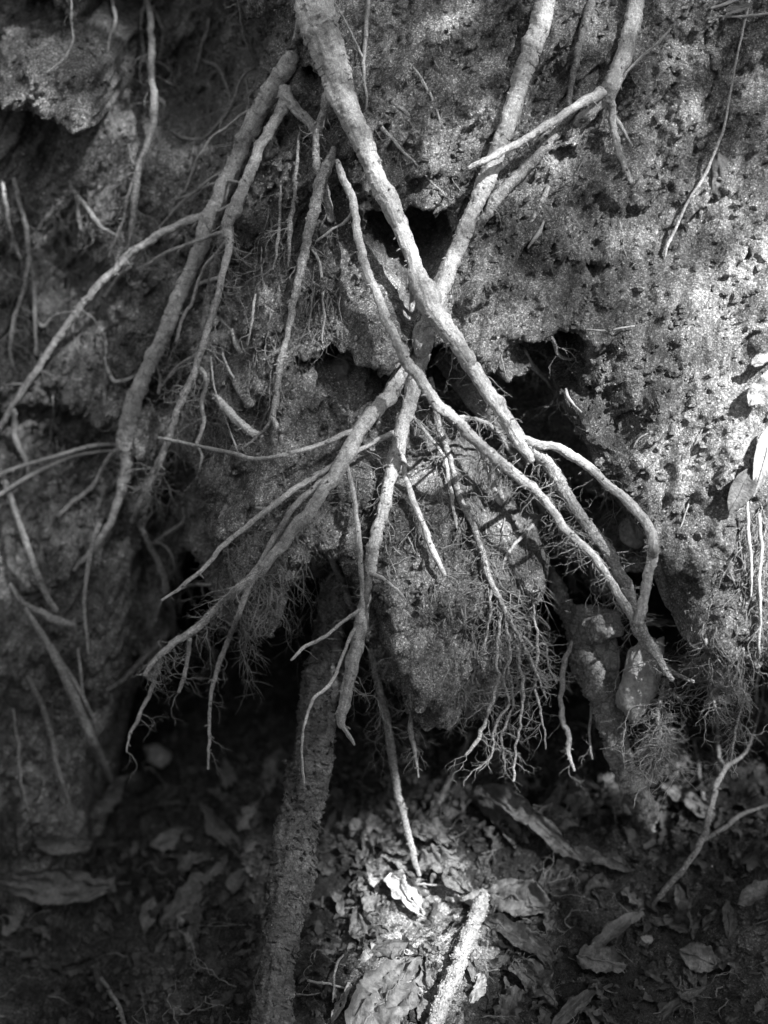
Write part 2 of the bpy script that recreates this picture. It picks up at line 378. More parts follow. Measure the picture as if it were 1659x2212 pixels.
def ground_z(x, y):
    P = np.stack([x, y, x * 0 + 2.0], -1)
    z = 0.018 * fbm(P, 0.16, 3, 0.5, 6) + 0.010 * fbm(P, 0.045, 3, 0.55, 7) - 0.007 * billow(P, 0.02, 3, 0.6, 8)
    f1, f2 = worley(x + 0.004 * perlin(P / 0.015), y, 0.022, 5)
    z = z - 0.006 * (f1 - 0.4) * smooth(perlin(P / 0.09 + 2.2), -0.2, 0.4)
    z = z - 0.13 * smooth(-x, 0.02, 0.40)
    z = z + 0.05 * smooth(x, 0.25, 0.5) * smooth(y, 1.0, 1.35)
    z = z + 0.045 * np.exp(-((x - 0.03) / 0.10) ** 2 - ((y - 1.05) / 0.10) ** 2)
    z = z + 0.03 * np.exp(-((x - 0.16) / 0.14) ** 2 - ((y - 1.32) / 0.08) ** 2)
    return z
def build_ground(step, big=True):
    def axis(lo, hi, st, a, b):
        c = np.arange(lo, hi, st)
        if not big: return c
        l = lo - np.cumsum(st * 1.15 ** np.arange(1, 70)); l = l[l > a][::-1]
        r = hi + np.cumsum(st * 1.15 ** np.arange(0, 70)); r = r[r < b]
        return np.concatenate([[a], l, c, r, [b]])
    xs = axis(-0.60, 0.60, step, -25, 25); ys = axis(0.85, 1.75, step, -25, 30)
    X, Y = np.meshgrid(xs, ys, indexing='ij'); Z = ground_z(X, Y)
    return np.stack([X, Y, Z], -1).reshape(-1, 3), grid_faces(len(xs), len(ys))

Vb, Fb = build_bank(0.0019, True)
# the top of the bank runs back as flat land so that the wall is not a screen
bank = link('earth_bank', mesh_from('earth_bank', Vb, Fb, M_SAND), kind='structure')
Vg, Fg = build_ground(0.0028)
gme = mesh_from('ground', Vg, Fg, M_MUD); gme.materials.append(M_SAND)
_c = Vg[Fg].mean(1); _px, _py, _d = to_px(_c); _n = fbm(_c, 0.05, 4, 0.6, 4)      # sand patch set under the sun pool, its paler colour adding brightness
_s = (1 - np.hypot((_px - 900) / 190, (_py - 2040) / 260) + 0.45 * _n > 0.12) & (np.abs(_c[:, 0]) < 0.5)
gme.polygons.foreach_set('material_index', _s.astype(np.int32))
ground = link('ground', gme, kind='structure')
xs = np.linspace(-25, 25, 60); ys = np.concatenate([np.linspace(0, 1, 12), np.geomspace(1.2, 30, 25)])
X, Yr = np.meshgrid(xs, ys, indexing='ij')
Yt = 1.39 + (1.25 - 0.434) * 0.70 + 0.13 + Yr - 0.03
Zt = 1.24 + 0.12 * Yr + 0.03 * fbm(np.stack([X, Yt, X * 0], -1), 0.8, 3); Zt[:, 0] = 1.20
top = link('upper_ground', mesh_from('upper_ground', np.stack([X, Yt, Zt], -1).reshape(-1, 3), grid_faces(60, len(ys)), M_SAND), kind='structure')
# bank beyond the frame to both sides
for s in (-1, 1):
    xs = s * np.geomspace(0.93, 25, 60); zs = np.linspace(-0.12, 1.26, 40)
    X, Z = np.meshgrid(xs, zs, indexing='ij')
    Y = 1.39 + (Z - 0.434) * 0.70 + 0.14 * np.maximum(0, Z - 1) + 0.06 * fbm(np.stack([X, Z, X * 0], -1), 0.3, 4) + 0.12 * (1 - smooth(Z, 0.1, 0.3)) + (0.15 if s < 0 else 0)
    link('bank_side', mesh_from('bank_side', np.stack([X, Y, Z], -1).reshape(-1, 3), grid_faces(60, 40), M_SAND), kind='structure')

# ray casting on coarse copies
Vc, Fc = build_bank(0.006, False); Vgc, Fgc = build_ground(0.008, False)
BV = BVHTree.FromPolygons([tuple(v) for v in np.concatenate([Vc, Vgc])], [tuple(f) for f in np.concatenate([Fc, Fgc + len(Vc)]).tolist()])
def hit(px, py):
    d = ray_dir(px, py); L = np.linalg.norm(d)
    h, n, i, t_ = BV.ray_cast(Vector(CAM), Vector(d / L))
    return (t_ / L if h is not None else 2.1), (np.array(n) if n is not None else -FW)

# ------------------------------------------------------------------ tubes
def catmull(P, step):
    P = np.asarray(P, float); n = len(P)
    if n == 2: P = np.array([P[0], (P[0] + P[1]) / 2, P[1]]); n = 3
    E = np.vstack([2 * P[0] - P[1], P, 2 * P[-1] - P[-2]]); out = []
    for i in range(n - 1):
        p0, p1, p2, p3 = E[i], E[i + 1], E[i + 2], E[i + 3]
        L = np.linalg.norm((p2 - p1)[:2]); k = max(2, int(L / step))
        t_ = (np.arange(k) / k)[:, None]
        out.append(0.5 * ((2 * p1) + (-p0 + p2) * t_ + (2 * p0 - 5 * p1 + 4 * p2 - p3) * t_ ** 2 + (-p0 + 3 * p1 - 3 * p2 + p3) * t_ ** 3))
    out.append(P[-1:]); return np.vstack(out)
def tube(C, R, sides, rough=0.0, seed=0.0, v0=0.0):
    C = np.asarray(C, float); R = np.asarray(R, float); n = len(C)
    T = np.gradient(C, axis=0); T /= np.linalg.norm(T, axis=1)[:, None] + 1e-12
    u = np.cross(T[0], [0.3, 0.2, 0.93]); u /= np.linalg.norm(u); U = np.empty_like(C)
    for i in range(n):
        u = u - T[i] * (u @ T[i]); u /= np.linalg.norm(u) + 1e-12; U[i] = u
    W = np.cross(T, U); a = np.linspace(0, 2 * math.pi, sides, endpoint=False)
    D = U[:, None] * np.cos(a)[None, :, None] + W[:, None] * np.sin(a)[None, :, None]
    P = C[:, None] + D * R[:, None, None]
    if rough > 0:
        rm = R.max()
        PA = C[:, None] * 0.42 + D * R[:, None, None] * 1.3                 # bumps drawn out along the root
        n1 = fbm(PA, max(0.005, rm * 0.9), 3, 0.6, seed); n2 = billow(PA, max(0.0022, rm * 0.30), 3, 0.65, seed + 2)
        n0 = fbm(C, max(0.03, rm * 7.0), 2, 0.5, seed + 5)[:, None]
        P = C[:, None] + D * (R[:, None, None] * (1 + rough * (0.20 * n1 - 0.22 * n2 + 0.06 * n0)[..., None]))
    s = np.concatenate([[0], np.cumsum(np.linalg.norm(np.diff(C, axis=0), axis=1))]) + v0
    rr = R.mean()
    UV = np.stack([np.broadcast_to(a[None] * rr, (n, sides)), np.broadcast_to(s[:, None], (n, sides))], -1)
    V = P.reshape(-1, 3); F = grid_faces(n, sides, True)[:, ::-1]
    V = np.vstack([V, C[0] - T[0] * R[0] * 0.5, C[-1] + T[-1] * R[-1] * 0.6]); k = np.arange(sides); k2 = (k + 1) % sides
    b = (n - 1) * sides
    tri = np.concatenate([np.stack([k, k2, k * 0 + n * sides], -1), np.stack([b + k2, b + k, k * 0 + n * sides + 1], -1)])
    UV = np.vstack([UV.reshape(-1, 2), [0, s[0]], [0, s[-1]]])
    return V, F, tri, UV
class Batch:
    def __init__(s): s.V = []; s.Q = []; s.T = []; s.U = []; s.n = 0
    def add(s, V, Q, T, U):
        s.V.append(V); s.U.append(U)
        if len(Q): s.Q.append(Q + s.n)
        if len(T): s.T.append(T + s.n)
        s.n += len(V)
    def mesh(s, name, m):
        F = []
        if s.Q: F.append(np.vstack(s.Q))
        if s.T: F.append(np.vstack(s.T))
        return mesh_from(name, np.vstack(s.V), F, m, np.vstack(s.U))

def crumbs(name, V, F, n, smin, smax, m, embed=0.3, mask=None, seed=3, shift=0.0):
    g = np.random.default_rng(seed); tri = V[F[:, :3]]
    c = V[F].mean(1); px, py, d = to_px(c); vis = (px > -60) & (px < 1720) & (py > -60) & (py < 2280)
    if mask is not None: vis &= mask(px, py, c)
    e1 = V[F[:, 1]] - V[F[:, 0]]; e2 = V[F[:, 3]] - V[F[:, 0]]; nn = np.cross(e1, e2); ar = np.linalg.norm(nn, axis=1)
    w_ = np.minimum(ar, np.median(ar) * 4) * vis; idx = g.choice(len(F), n, p=w_ / w_.sum())
    a, b_ = g.random((2, n)); P = V[F[idx, 0]] + a[:, None] * e1[idx] + b_[:, None] * e2[idx]
    nrm = nn[idx] / (ar[idx][:, None] + 1e-12); nrm = np.where((nrm @ FW)[:, None] > 0, -nrm, nrm)
    s = smin * (smax / smin) ** (g.random(n) ** 2.2)
    # 12-vertex lump (icosahedron)
    ph = (1 + 5 ** .5) / 2
    ico = np.array([(-1, ph, 0), (1, ph, 0), (-1, -ph, 0), (1, -ph, 0), (0, -1, ph), (0, 1, ph), (0, -1, -ph), (0, 1, -ph), (ph, 0, -1), (ph, 0, 1), (-ph, 0, -1), (-ph, 0, 1)]) / 1.9
    ft = np.array([(0, 11, 5), (0, 5, 1), (0, 1, 7), (0, 7, 10), (0, 10, 11), (1, 5, 9), (5, 11, 4), (11, 10, 2), (10, 7, 6), (7, 1, 8), (3, 9, 4), (3, 4, 2), (3, 2, 6), (3, 6, 8), (3, 8, 9), (4, 9, 5), (2, 4, 11), (6, 2, 10), (8, 6, 7), (9, 8, 1)])
    J = ico[None] * (1 + 0.45 * g.normal(size=(n, 12, 1)).clip(-1.3, 1.3)) * g.uniform(0.6, 1.25, (n, 1, 3))
    Q = P[:, None] + J * s[:, None, None] + nrm[:, None] * (s * (0.5 - embed))[:, None, None]
    FF = (ft[None] + 12 * np.arange(n)[:, None, None]).reshape(-1, 3)
    return mesh_from(name, (Q + shift).reshape(-1, 3), FF, m, smooth_=False)
def lower_hull(tt, d):
    """taut string in front of the surface (small depth = near)"""
    pts = []
    for p in zip(tt, d):
        while len(pts) >= 2 and (pts[-1][0] - pts[-2][0]) * (p[1] - pts[-2][1]) - (pts[-1][1] - pts[-2][1]) * (p[0] - pts[-2][0]) <= 0: pts.pop()
        pts.append(p)
    return np.interp(tt, [p[0] for p in pts], [p[1] for p in pts])
def g1(a, s):
    n = max(1, int(3 * s)); k = np.exp(-0.5 * (np.arange(-n, n + 1) / s) ** 2); k /= k.sum()
    return np.convolve(np.pad(a, n, mode='edge'), k, 'valid')
THINGS = {}
def path(pts, gap=0.002, taut=0.5, parent=None, dz=None, end=None, step=5.0, wig=1.0, free=None, cap=None):
    """pts [(px,py,r)] -> centre line (n,3), radii, samples (px,py,d)"""
    S = catmull([(p[0], p[1], p[2]) for p in pts], step); n = len(S)
    L = np.concatenate([[0], np.cumsum(np.hypot(np.diff(S[:, 0]), np.diff(S[:, 1])))])
    sd = rnd.random() * 50
    r = S[:, 2] * KPX * D0 * np.where(S[:, 2] > 6, 0.90, 0.95)
    amp = wig * (1.05 + 0.10 * np.minimum(S[:, 2], 10))
    q = np.stack([L / 34, L * 0 + sd, L * 0], -1); q2 = np.stack([L / 13, L * 0 + sd + 9, L * 0], -1)
    fade = np.minimum(1, L / 15)
    S[:, 0] += fade * amp * (1.6 * perlin(q) + 0.8 * perlin(q2)); S[:, 1] += fade * amp * (1.6 * perlin(q + 40) + 0.8 * perlin(q2 + 40))
    if free is not None:
        d = np.interp(np.arange(n), np.linspace(0, n - 1, len(free)), free)
    else:
        s = np.array([hit(a, b_)[0] for a, b_ in S[:, :2]]) - 0.6 * r - gap
        hull = lower_hull(L, s)
        mn = np.array([s[max(0, i - 4):i + 5].min() for i in range(n)])
        mn = g1(mn, 3)
        d = taut * hull + (1 - taut) * mn
        d = g1(d, 2)
    if cap is not None: d = cap - np.logaddexp(0, (cap - d) / 0.01) * 0.01
    if dz is not None: d = d - np.interp(np.linspace(0, 1, n), np.linspace(0, 1, len(dz)), dz)
    def nearest(key, x, y):
        A = THINGS[key]['S']; k = np.argmin(np.hypot(A[:, 0] - x, A[:, 1] - y)); return A[k, 2]
    if parent: d = d + (nearest(parent, S[0, 0], S[0, 1]) - d[0]) * np.exp(-L / max(L[-1] * 0.35, 25))
    if end: d = d + (nearest(end, S[-1, 0], S[-1, 1]) - d[-1]) * np.exp(-(L[-1] - L) / max(L[-1] * 0.35, 25))
    C = CAM + d[:, None] * (FW[None] + ((S[:, 0] - 829.5) * KPX)[:, None] * np.array([[1.0, 0, 0]]) + ((1106 - S[:, 1]) * KPX)[:, None] * UP[None])
    return C, r * d / D0, np.column_stack([S[:, :2], d])
def hairs(B, C, R, count, length, rad, sag=0.6, spread=1.0, kids=2, sel=(0, 1)):
    rad = rad * 1.15; count = max(1, int(count * 0.95)); length = length * 1.35
    """fine rootlets that leave the root and droop, forking as they go"""
    def grow(p, v, L, r, depth):
        n = max(4, int(L / 0.0032)); kink = rnd.uniform(0.8, 2.2); pts = [p.copy()]; rs = [r]
        for i in range(n):
            v = v + kink * np.array([rnd.gauss(0, .25), rnd.gauss(0, .18), rnd.gauss(0, .20)]) - np.array([0, 0, 0.11 * sag]); v /= np.linalg.norm(v)
            p = p + v * L / n; pts.append(p.copy()); rs.append(r * (1 - 0.65 * (i + 1) / n) * rnd.uniform(0.75, 1.3))
            if depth < kids and rnd.random() < 2.8 / n:
                w_ = v + np.array([rnd.gauss(0, .6), rnd.gauss(0, .3), rnd.gauss(0, .4)]); w_ /= np.linalg.norm(w_)
                grow(p, w_, L * rnd.uniform(0.25, 0.6), rs[-1] * 0.75, depth + 1)
        B.add(*tube(pts, rs, 4 if r < 0.0006 else 5))
    n = len(C)
    for k in range(count):
        i = min(n - 1, int(n * rnd.uniform(*sel))); a = rnd.uniform(0, 2 * math.pi)
        v = np.array([math.cos(a) * spread, -0.15 + 0.35 * math.sin(a), -0.9 * sag + 0.45 * rnd.gauss(0, 1)]); v /= np.linalg.norm(v)
        grow(C[i] + v * R[i] * 0.6, v, length * rnd.choice([rnd.uniform(0.2, 0.9), rnd.uniform(0.3, 1.1), rnd.uniform(0.8, 1.9)]), rad * rnd.uniform(0.6, 1.2), 0)

def tube_mesh(name, C, R, m, rough, HB=None, base=None, parent=None, dirt=0):
    rm = R.max(); sides = 28 if rm > 0.015 else 20 if rm > 0.007 else 12 if rm > 0.003 else 8 if rm > 0.0014 else 6
    V, Q, T, U = tube(C, R, sides, rough, rnd.random() * 30, rnd.random() * 5)
    me = mesh_from(name, V, [Q, T], m, U)
    if HB is not None and rm > 0.0025 and rough > 0.5:      # snapped-off side roots
        L = np.linalg.norm(np.diff(C, axis=0), axis=1).sum()
        for _ in range(int(L / 0.022)):
            i = rnd.randrange(2, len(C) - 1); a = rnd.uniform(0, 6.28); v = np.array([math.cos(a), -0.4, math.sin(a) * 0.7]); v /= np.linalg.norm(v)
            l = rnd.uniform(0.002, 0.006); r_ = rnd.uniform(0.0005, 0.0012)
            HB.add(*tube([C[i] + v * R[i] * 0.7, C[i] + v * (R[i] + l * 0.5), C[i] + v * (R[i] + l) - np.array([0, 0, l * 0.3])], [r_ * 1.5, r_, r_ * 0.7], 5))
    if dirt: link('stuck_soil', crumbs('stuck_soil', V + base, Q, dirt, 0.0004, 0.0016 if m is not M_TRUNK else 0.0032, M_ROOTS if m is not M_TRUNK else M_DCRUMB, embed=0.25, seed=int(rnd.random() * 999), shift=-base), parent, kind='stuff')
    return me
def taper(pts):
    return pts
def root(key, label, pts, m=None, cat='root', name='tree_root', group=None, rough=1.0, hair=None, step=None, knots=0, stem='root_stem', dirt=0.07, **kw):
    m = m or M_ROOT
    st = step or (2.5 if max(p[2] for p in pts) > 9 else 4.0)
    C, R, S = path(pts, step=st, **kw)
    base = C[0]
    o = bpy.data.objects.new(name, None); COL.objects.link(o); o.location = base; o.empty_display_size = 0.01
    o['label'] = label; o['category'] = cat
    if group: o['group'] = group
    THINGS[key] = dict(o=o, base=base, S=S, C=C, R=R, hair=Batch(), m=m)
    for _ in range(knots):                                  # small swellings where rootlets broke off
        i = rnd.randrange(len(R)); R = R * (1 + rnd.uniform(.03, .13) * np.exp(-0.5 * ((np.arange(len(R)) - i) / rnd.uniform(2, 4)) ** 2))
    link(stem, tube_mesh(stem, C - base, R, m, rough, THINGS[key]['hair'], base, o, int(dirt * (R.sum() / len(R)) * 1.2e5 * len(R) / 100)), o)
    if hair: hairs(THINGS[key]['hair'], C - base, R, **hair)
    return key
def branch(key, pts, sub=None, m=None, rough=1.0, name='side_root', hair=None, step=None, att=True, **kw):
    T_ = THINGS[key]; st = step or (2.5 if max(p[2] for p in pts) > 9 else 4.0)
    C, R, S = path(pts, step=st, parent=(key if att else None), **kw)
    link(name, tube_mesh(name, C - T_['base'], R, m or T_['m'], rough, T_['hair'], T_['base'], T_['o'], int(0.07 * (R.sum() / len(R)) * 1.2e5 * len(R) / 100) if R.max() > 0.004 else 0), T_['o'])
    T_['S'] = np.vstack([T_['S'], S])
    if sub: THINGS[sub] = dict(o=T_['o'], base=T_['base'], S=S, C=C, R=R, hair=T_['hair'], m=m or T_['m'])
    if hair: hairs(T_['hair'], C - T_['base'], R, **hair)
def finish(keys=None):
    done = set()
    for k, T_ in THINGS.items():
        if id(T_['hair']) in done or not T_['hair'].V: continue
        done.add(id(T_['hair']))
        link('rootlet_tangle', T_['hair'].mesh('rootlet_tangle', T_.get('hm', M_HAIR if T_['m'] in (M_ROOT, M_ROOTS) else M_HAIRD)), T_['o'], kind='stuff')

# ------------------------------------------------------------------ the roots, traced one by one
H = lambda c, l=0.03, r=0.0005, **k: dict(count=c, length=l, rad=r, **k)

root('R2', 'thick straight pale root from the top edge, passing behind the crossing and down the middle',
     [(1186, -60, 25), (1177, 0, 24), (1168, 50, 23), (1152, 100, 23), (1132, 150, 22), (1118, 200, 21), (1102, 250, 21), (1084, 300, 20), (1067, 350, 19), (1046, 400, 19), (1024, 450, 19), (1003, 500, 18), (982, 550, 19), (962, 600, 21), (940, 660, 22), (915, 731, 26), (905, 781, 22), (892, 831, 18), (882, 881, 18), (867, 931, 18), (857, 981, 17), (843, 1031, 15), (834, 1081, 15), (820, 1132, 15), (805, 1192, 15), (795, 1262, 14), (787, 1312, 15), (777, 1372, 16), (760, 1442, 17), (745, 1512, 14), (736, 1556, 12), (737, 1572, 6)],
     cap=1.7, taut=0.75, gap=0.0, knots=16, hair=H(46, 0.035, sel=(0.55, 0.95)))
branch('R2', [(738, 1560, 8), (745, 1577, 6), (755, 1592, 5), (765, 1608, 3)], cap=1.7)
branch('R2', [(905, 760, 17), (868, 811, 18), (840, 856, 19), (820, 875, 18), (780, 926, 18), (755, 976, 18), (725, 1026, 17), (700, 1061, 16), (670, 1101, 15), (645, 1131, 15), (605, 1185, 13), (555, 1237, 11), (510, 1277, 10), (465, 1317, 9), (425, 1357, 9), (380, 1387, 8), (345, 1417, 7), (310, 1457, 5)],
       cap=1.74, sub='R2L', taut=0.7, gap=0.01, hair=H(95, 0.035, sel=(0.45, 1)))
branch('R2L', [(600, 1190, 9), (570, 1230, 9), (540, 1267, 8), (520, 1312, 7), (500, 1367, 6), (480, 1412, 6), (465, 1467, 5), (455, 1512, 4), (452, 1562, 4), (450, 1662, 3)], cap=1.77, taut=0.9, hair=H(16, 0.03))
branch('R2L', [(410, 1380, 6), (404, 1432, 5), (395, 1470, 5), (387, 1495, 4)], cap=1.77, taut=1, hair=H(6))
branch('R2L', [(345, 1417, 5), (330, 1482, 5), (310, 1527, 5), (295, 1562, 4), (280, 1590, 3), (274, 1625, 2)], cap=1.79, taut=1, hair=H(8))
branch('R2L', [(778, 926, 9), (740, 941, 7), (700, 958, 6), (650, 973, 5), (600, 986, 5), (555, 992, 5), (520, 985, 5), (475, 973, 5), (425, 963, 4), (380, 953, 4), (342, 945, 3)], taut=1, dz=[0, 0.03, 0.05], gap=0.01, wig=0.7, hair=H(14, 0.008, 0.0004))
branch('R2', [(862, 934, 8), (829, 943, 6), (800, 961, 5), (765, 978, 6), (725, 1001, 6), (685, 1026, 7), (645, 1051, 7), (610, 1076, 7), (580, 1101, 7), (545, 1126, 6), (510, 1156, 6), (475, 1186, 6), (450, 1217, 5), (425, 1242, 5), (385, 1272, 4), (350, 1298, 3)], cap=1.68, sub='R5', taut=0.9, dz=[0.01, 0.02, 0.03], hair=H(26, 0.02, 0.0004))
branch('R5', [(582, 1099, 5), (568, 1098, 4), (555, 1094, 3)])
branch('R5', [(390, 1270, 4), (425, 1262, 4), (455, 1263, 3)])
branch('R2L', [(722, 1015, 7), (675, 1056, 7), (640, 1091, 7), (615, 1126, 7), (590, 1166, 7), (555, 1227, 5), (530, 1270, 3)], taut=0.7, dz=[0, 0.015], hair=H(20, 0.025))
branch('R2L', [(747, 1000, 7), (757, 1041, 6), (767, 1086, 6), (772, 1137, 6), (777, 1182, 7), (780, 1227, 6), (782, 1277, 5), (785, 1312, 4)], cap=1.69, dz=[0, 0.01, 0.02], hair=H(6, 0.012))
branch('R2', [(868, 985, 7), (879, 1041, 7), (894, 1086, 8), (914, 1131, 7), (929, 1176, 8), (944, 1207, 7), (962, 1244, 5)], cap=1.68, dz=[0.0, 0.01], hair=H(8, 0.014))
branch('R2', [(793, 1237, 6), (829, 1250, 4), (854, 1272, 4), (872, 1291, 3)], cap=1.68, dz=[0, 0.03])
branch('R2', [(783, 1315, 5), (770, 1322, 4), (725, 1357, 4), (690, 1382, 4), (660, 1397, 4), (630, 1425, 3)], cap=1.68, dz=[0, 0.03], taut=1, hair=H(8, 0.01))
branch('R2', [(770, 1352, 5), (745, 1402, 4), (725, 1457, 4), (700, 1492, 4), (675, 1512, 4), (660, 1562, 3), (652, 1612, 3), (657, 1692, 3)], cap=1.69, dz=[0.02, 0.04, 0.05, 0.04], taut=1)
branch('R2', [(893, 900, 4), (929, 946, 4), (959, 986, 4), (972, 1051, 4), (979, 1096, 4), (987, 1141, 3)], hair=H(26, 0.02))

root('R1', 'thickest pale root, entering at the top and crossing in front of the straight root',
     [(655, -70, 45), (667, -20, 44), (690, 60, 42), (712, 120, 39), (733, 190, 34), (757, 250, 29), (781, 300, 27), (800, 350, 23), (820, 400, 21), (848, 450, 22), (869, 500, 19), (888, 550, 18), (905, 600, 21), (922, 637, 29), (942, 681, 25), (980, 731, 22), (1013, 781, 19), (1045, 831, 18), (1078, 881, 19), (1112, 931, 17), (1130, 962, 16), (1147, 997, 9)],
     cap=1.68, taut=0.85, gap=0.010, dz=[0, 0, 0.01, 0.018, 0.012, 0.012], knots=14, hair=H(40, 0.022, sel=(0.7, 1)))
branch('R1', [(1125, 950, 15), (1149, 958, 12), (1190, 963, 10), (1219, 974, 11), (1269, 1006, 11), (1309, 1043, 11), (1354, 1083, 12), (1397, 1134, 12), (1412, 1180, 14), (1402, 1237, 12), (1392, 1287, 12), (1380, 1347, 14)], cap=1.66, sub='R1b', taut=0.95, dz=[0, 0.02, 0.03], hair=H(10, 0.02, sel=(0.2, 0.6)))
branch('R1b', [(1212, 972, 6), (1220, 966, 5), (1225, 961, 4)])
branch('R1', [(1140, 965, 12), (1165, 985, 14), (1185, 1001, 16), (1209, 1041, 16), (1239, 1091, 14), (1269, 1133, 14), (1309, 1187, 15), (1334, 1232, 14), (1359, 1277, 15), (1370, 1322, 14), (1382, 1362, 17), (1404, 1397, 14), (1429, 1432, 9), (1454, 1470, 5)], cap=1.68, sub='R1c', taut=0.9, dz=[0, 0.0, 0.02], m=M_ROOTS, hair=H(120, 0.024, 0.0005, spread=1.4))
branch('R1c', [(1420, 1422, 8), (1440, 1442, 6), (1464, 1457, 5), (1499, 1474, 4)], cap=1.68, dz=[0, 0.02])
branch('R1c', [(1385, 1352, 4), (1402, 1347, 3), (1424, 1347, 3), (1449, 1344, 2), (1460, 1352, 1.5)], dz=[0, 0.02], hair=H(8, 0.012))
branch('R1', [(895, 615, 12), (893, 645, 9), (891, 672, 7)], dz=[0, 0.0])
branch('R1', [(938, 625, 9), (955, 650, 7), (962, 675, 5)], dz=[0, 0.0])
branch('R1', [(712, 205, 18), (704, 235, 14), (692, 268, 11), (685, 300, 9), (682, 330, 9), (687, 360, 9), (697, 395, 9), (705, 425, 9), (715, 480, 8)], taut=0.4, gap=-0.002, m=M_ROOTS, hair=H(10, 0.02))
branch('R1', [(648, 40, 8), (642, 65, 7), (638, 88, 6)])

root('R3', 'slender smooth curved root crossing over both thick roots towards the lower right',
     [(728, 345, 5), (736, 368, 8), (750, 400, 9), (765, 450, 10), (772, 500, 10), (781, 545, 10), (800, 600, 11), (819, 650, 11), (832, 690, 12), (860, 746, 12), (885, 791, 14), (914, 826, 14), (940, 871, 13), (975, 900, 14), (1004, 929, 14), (1040, 966, 14), (1070, 994, 14), (1110, 1021, 12), (1140, 1046, 12), (1170, 1073, 11), (1195, 1106, 11), (1220, 1141, 10), (1262, 1180, 10), (1294, 1217, 10), (1320, 1257, 10), (1345, 1297, 11), (1370, 1340, 10)],
     cap=1.67, taut=0.9, gap=0.01, dz=[0, 0, 0.03, 0.07, 0.05, 0.05, 0.03], knots=8, hair=H(70, 0.03, sel=(0.6, 0.98)))
branch('R3', [(975, 899, 7), (990, 901, 5), (1020, 903, 5), (1055, 916, 5), (1085, 946, 5), (1110, 986, 5), (1130, 1010, 4)], hair=H(40, 0.02, 0.0004))
branch('R3', [(1040, 966, 8), (1054, 1011, 8), (1067, 1056, 7), (1084, 1088, 5)], hair=H(14, 0.03))
branch('R3', [(1068, 994, 8), (1076, 1030, 7), (1080, 1065, 6), (1085, 1084, 5)], hair=H(6, 0.02))
branch('R3', [(1140, 1046, 7), (1155, 1060, 6), (1163, 1080, 6), (1174, 1108, 6)])
branch('R3', [(1212, 1130, 6), (1212, 1155, 5), (1217, 1180, 6), (1229, 1227, 5), (1239, 1272, 4), (1247, 1300, 2)], sub='R3h', hair=H(60, 0.022, 0.0004, spread=1.5))
branch('R3', [(1172, 1108, 4), (1149, 1137, 4), (1119, 1167, 4), (1094, 1202, 4), (1085, 1230, 2)], hair=H(14, 0.015))
branch('R3', [(1000, 935, 4), (1015, 940, 3), (1030, 962, 3), (1036, 985, 2)])
branch('R3', [(765, 452, 4), (745, 480, 4), (730, 490, 3), (712, 500, 3), (684, 522, 2)], hair=H(10, 0.012, 0.0004))

root('R28', 'long thin root hanging straight from under the crossing to the fan of rootlets',
     [(930, 815, 5), (938, 851, 6), (942, 896, 8), (954, 941, 8), (972, 991, 7), (984, 1041, 7), (999, 1091, 8), (1024, 1136, 8), (1039, 1186, 7), (1059, 1252, 7), (1084, 1307, 7), (1109, 1357, 5), (1139, 1407, 4), (1160, 1460, 3), (1180, 1510, 2)],
     cap=1.7, taut=0.9, m=M_ROOTS, hair=H(110, 0.035, 0.0005, spread=1.3))
for P in ([(1084, 1307, 4), (1078, 1360, 4), (1074, 1412, 4), (1072, 1487, 4), (1049, 1547, 4), (1029, 1602, 5), (1004, 1632, 3)],
          [(1109, 1357, 4), (1120, 1420, 4), (1129, 1477, 4), (1127, 1537, 3), (1117, 1600, 3), (1107, 1687, 3)],
          [(1150, 1290, 3), (1158, 1350, 3), (1162, 1420, 4), (1158, 1490, 3), (1170, 1550, 3), (1176, 1620, 2)],
          [(1062, 1270, 3), (1056, 1350, 3), (1036, 1420, 4), (1020, 1490, 3), (995, 1530, 3), (985, 1560, 2)],
          [(1088, 1320, 3), (1104, 1410, 4), (1086, 1460, 3), (1098, 1520, 3), (1070, 1580, 3), (1060, 1640, 2)],
          [(1130, 1375, 3), (1150, 1395, 3), (1178, 1390, 3), (1182, 1430, 2), (1200, 1470, 2)],
          [(1074, 1412, 3), (1100, 1450, 3), (1106, 1520, 3), (1085, 1590, 3), (1090, 1660, 2)]):
    branch('R28', P, cap=1.71, taut=1, dz=[0, rnd.uniform(-.02, .02)], m=M_ROOTS, att=False, wig=2.4, hair=H(26, 0.024, 0.0005, spread=1.6))

root('R6', 'thick root on the left, out of focus towards its lower end',
     [(632, 115, 15), (622, 140, 20), (600, 172, 22), (575, 215, 21), (550, 260, 21), (530, 300, 21), (510, 345, 20), (490, 390, 20), (470, 435, 20), (450, 477, 20), (438, 520, 19), (422, 560, 17), (402, 606, 17), (380, 656, 18), (360, 711, 18), (335, 761, 17), (315, 806, 18), (295, 856, 20), (280, 901, 20), (272, 946, 21), (275, 991, 18), (268, 1036, 14), (255, 1081, 11), (240, 1126, 9), (205, 1181, 7), (160, 1232, 4)],
     taut=0.95, gap=0.010, knots=10, hair=H(50, 0.035, sel=(0.1, 0.7)))
branch('R6', [(452, 465, 12), (435, 467, 10), (390, 485, 10), (350, 505, 10), (310, 530, 10), (275, 555, 9), (245, 585, 9), (215, 615, 9), (185, 648, 9), (165, 676, 9), (130, 721, 8), (95, 776, 8), (60, 826, 8), (30, 871, 7), (0, 921, 7), (-40, 970, 6)], sub='R6b', taut=1, hair=H(14, 0.03))
branch('R6b', [(312, 532, 4), (280, 575, 5), (255, 600, 5), (227, 640, 4)], name='side_root')
branch('R6b', [(165, 673, 4), (120, 681, 3), (95, 706, 4), (75, 690, 3)])
branch('R6b', [(60, 830, 3), (35, 829, 3), (0, 833, 2)])
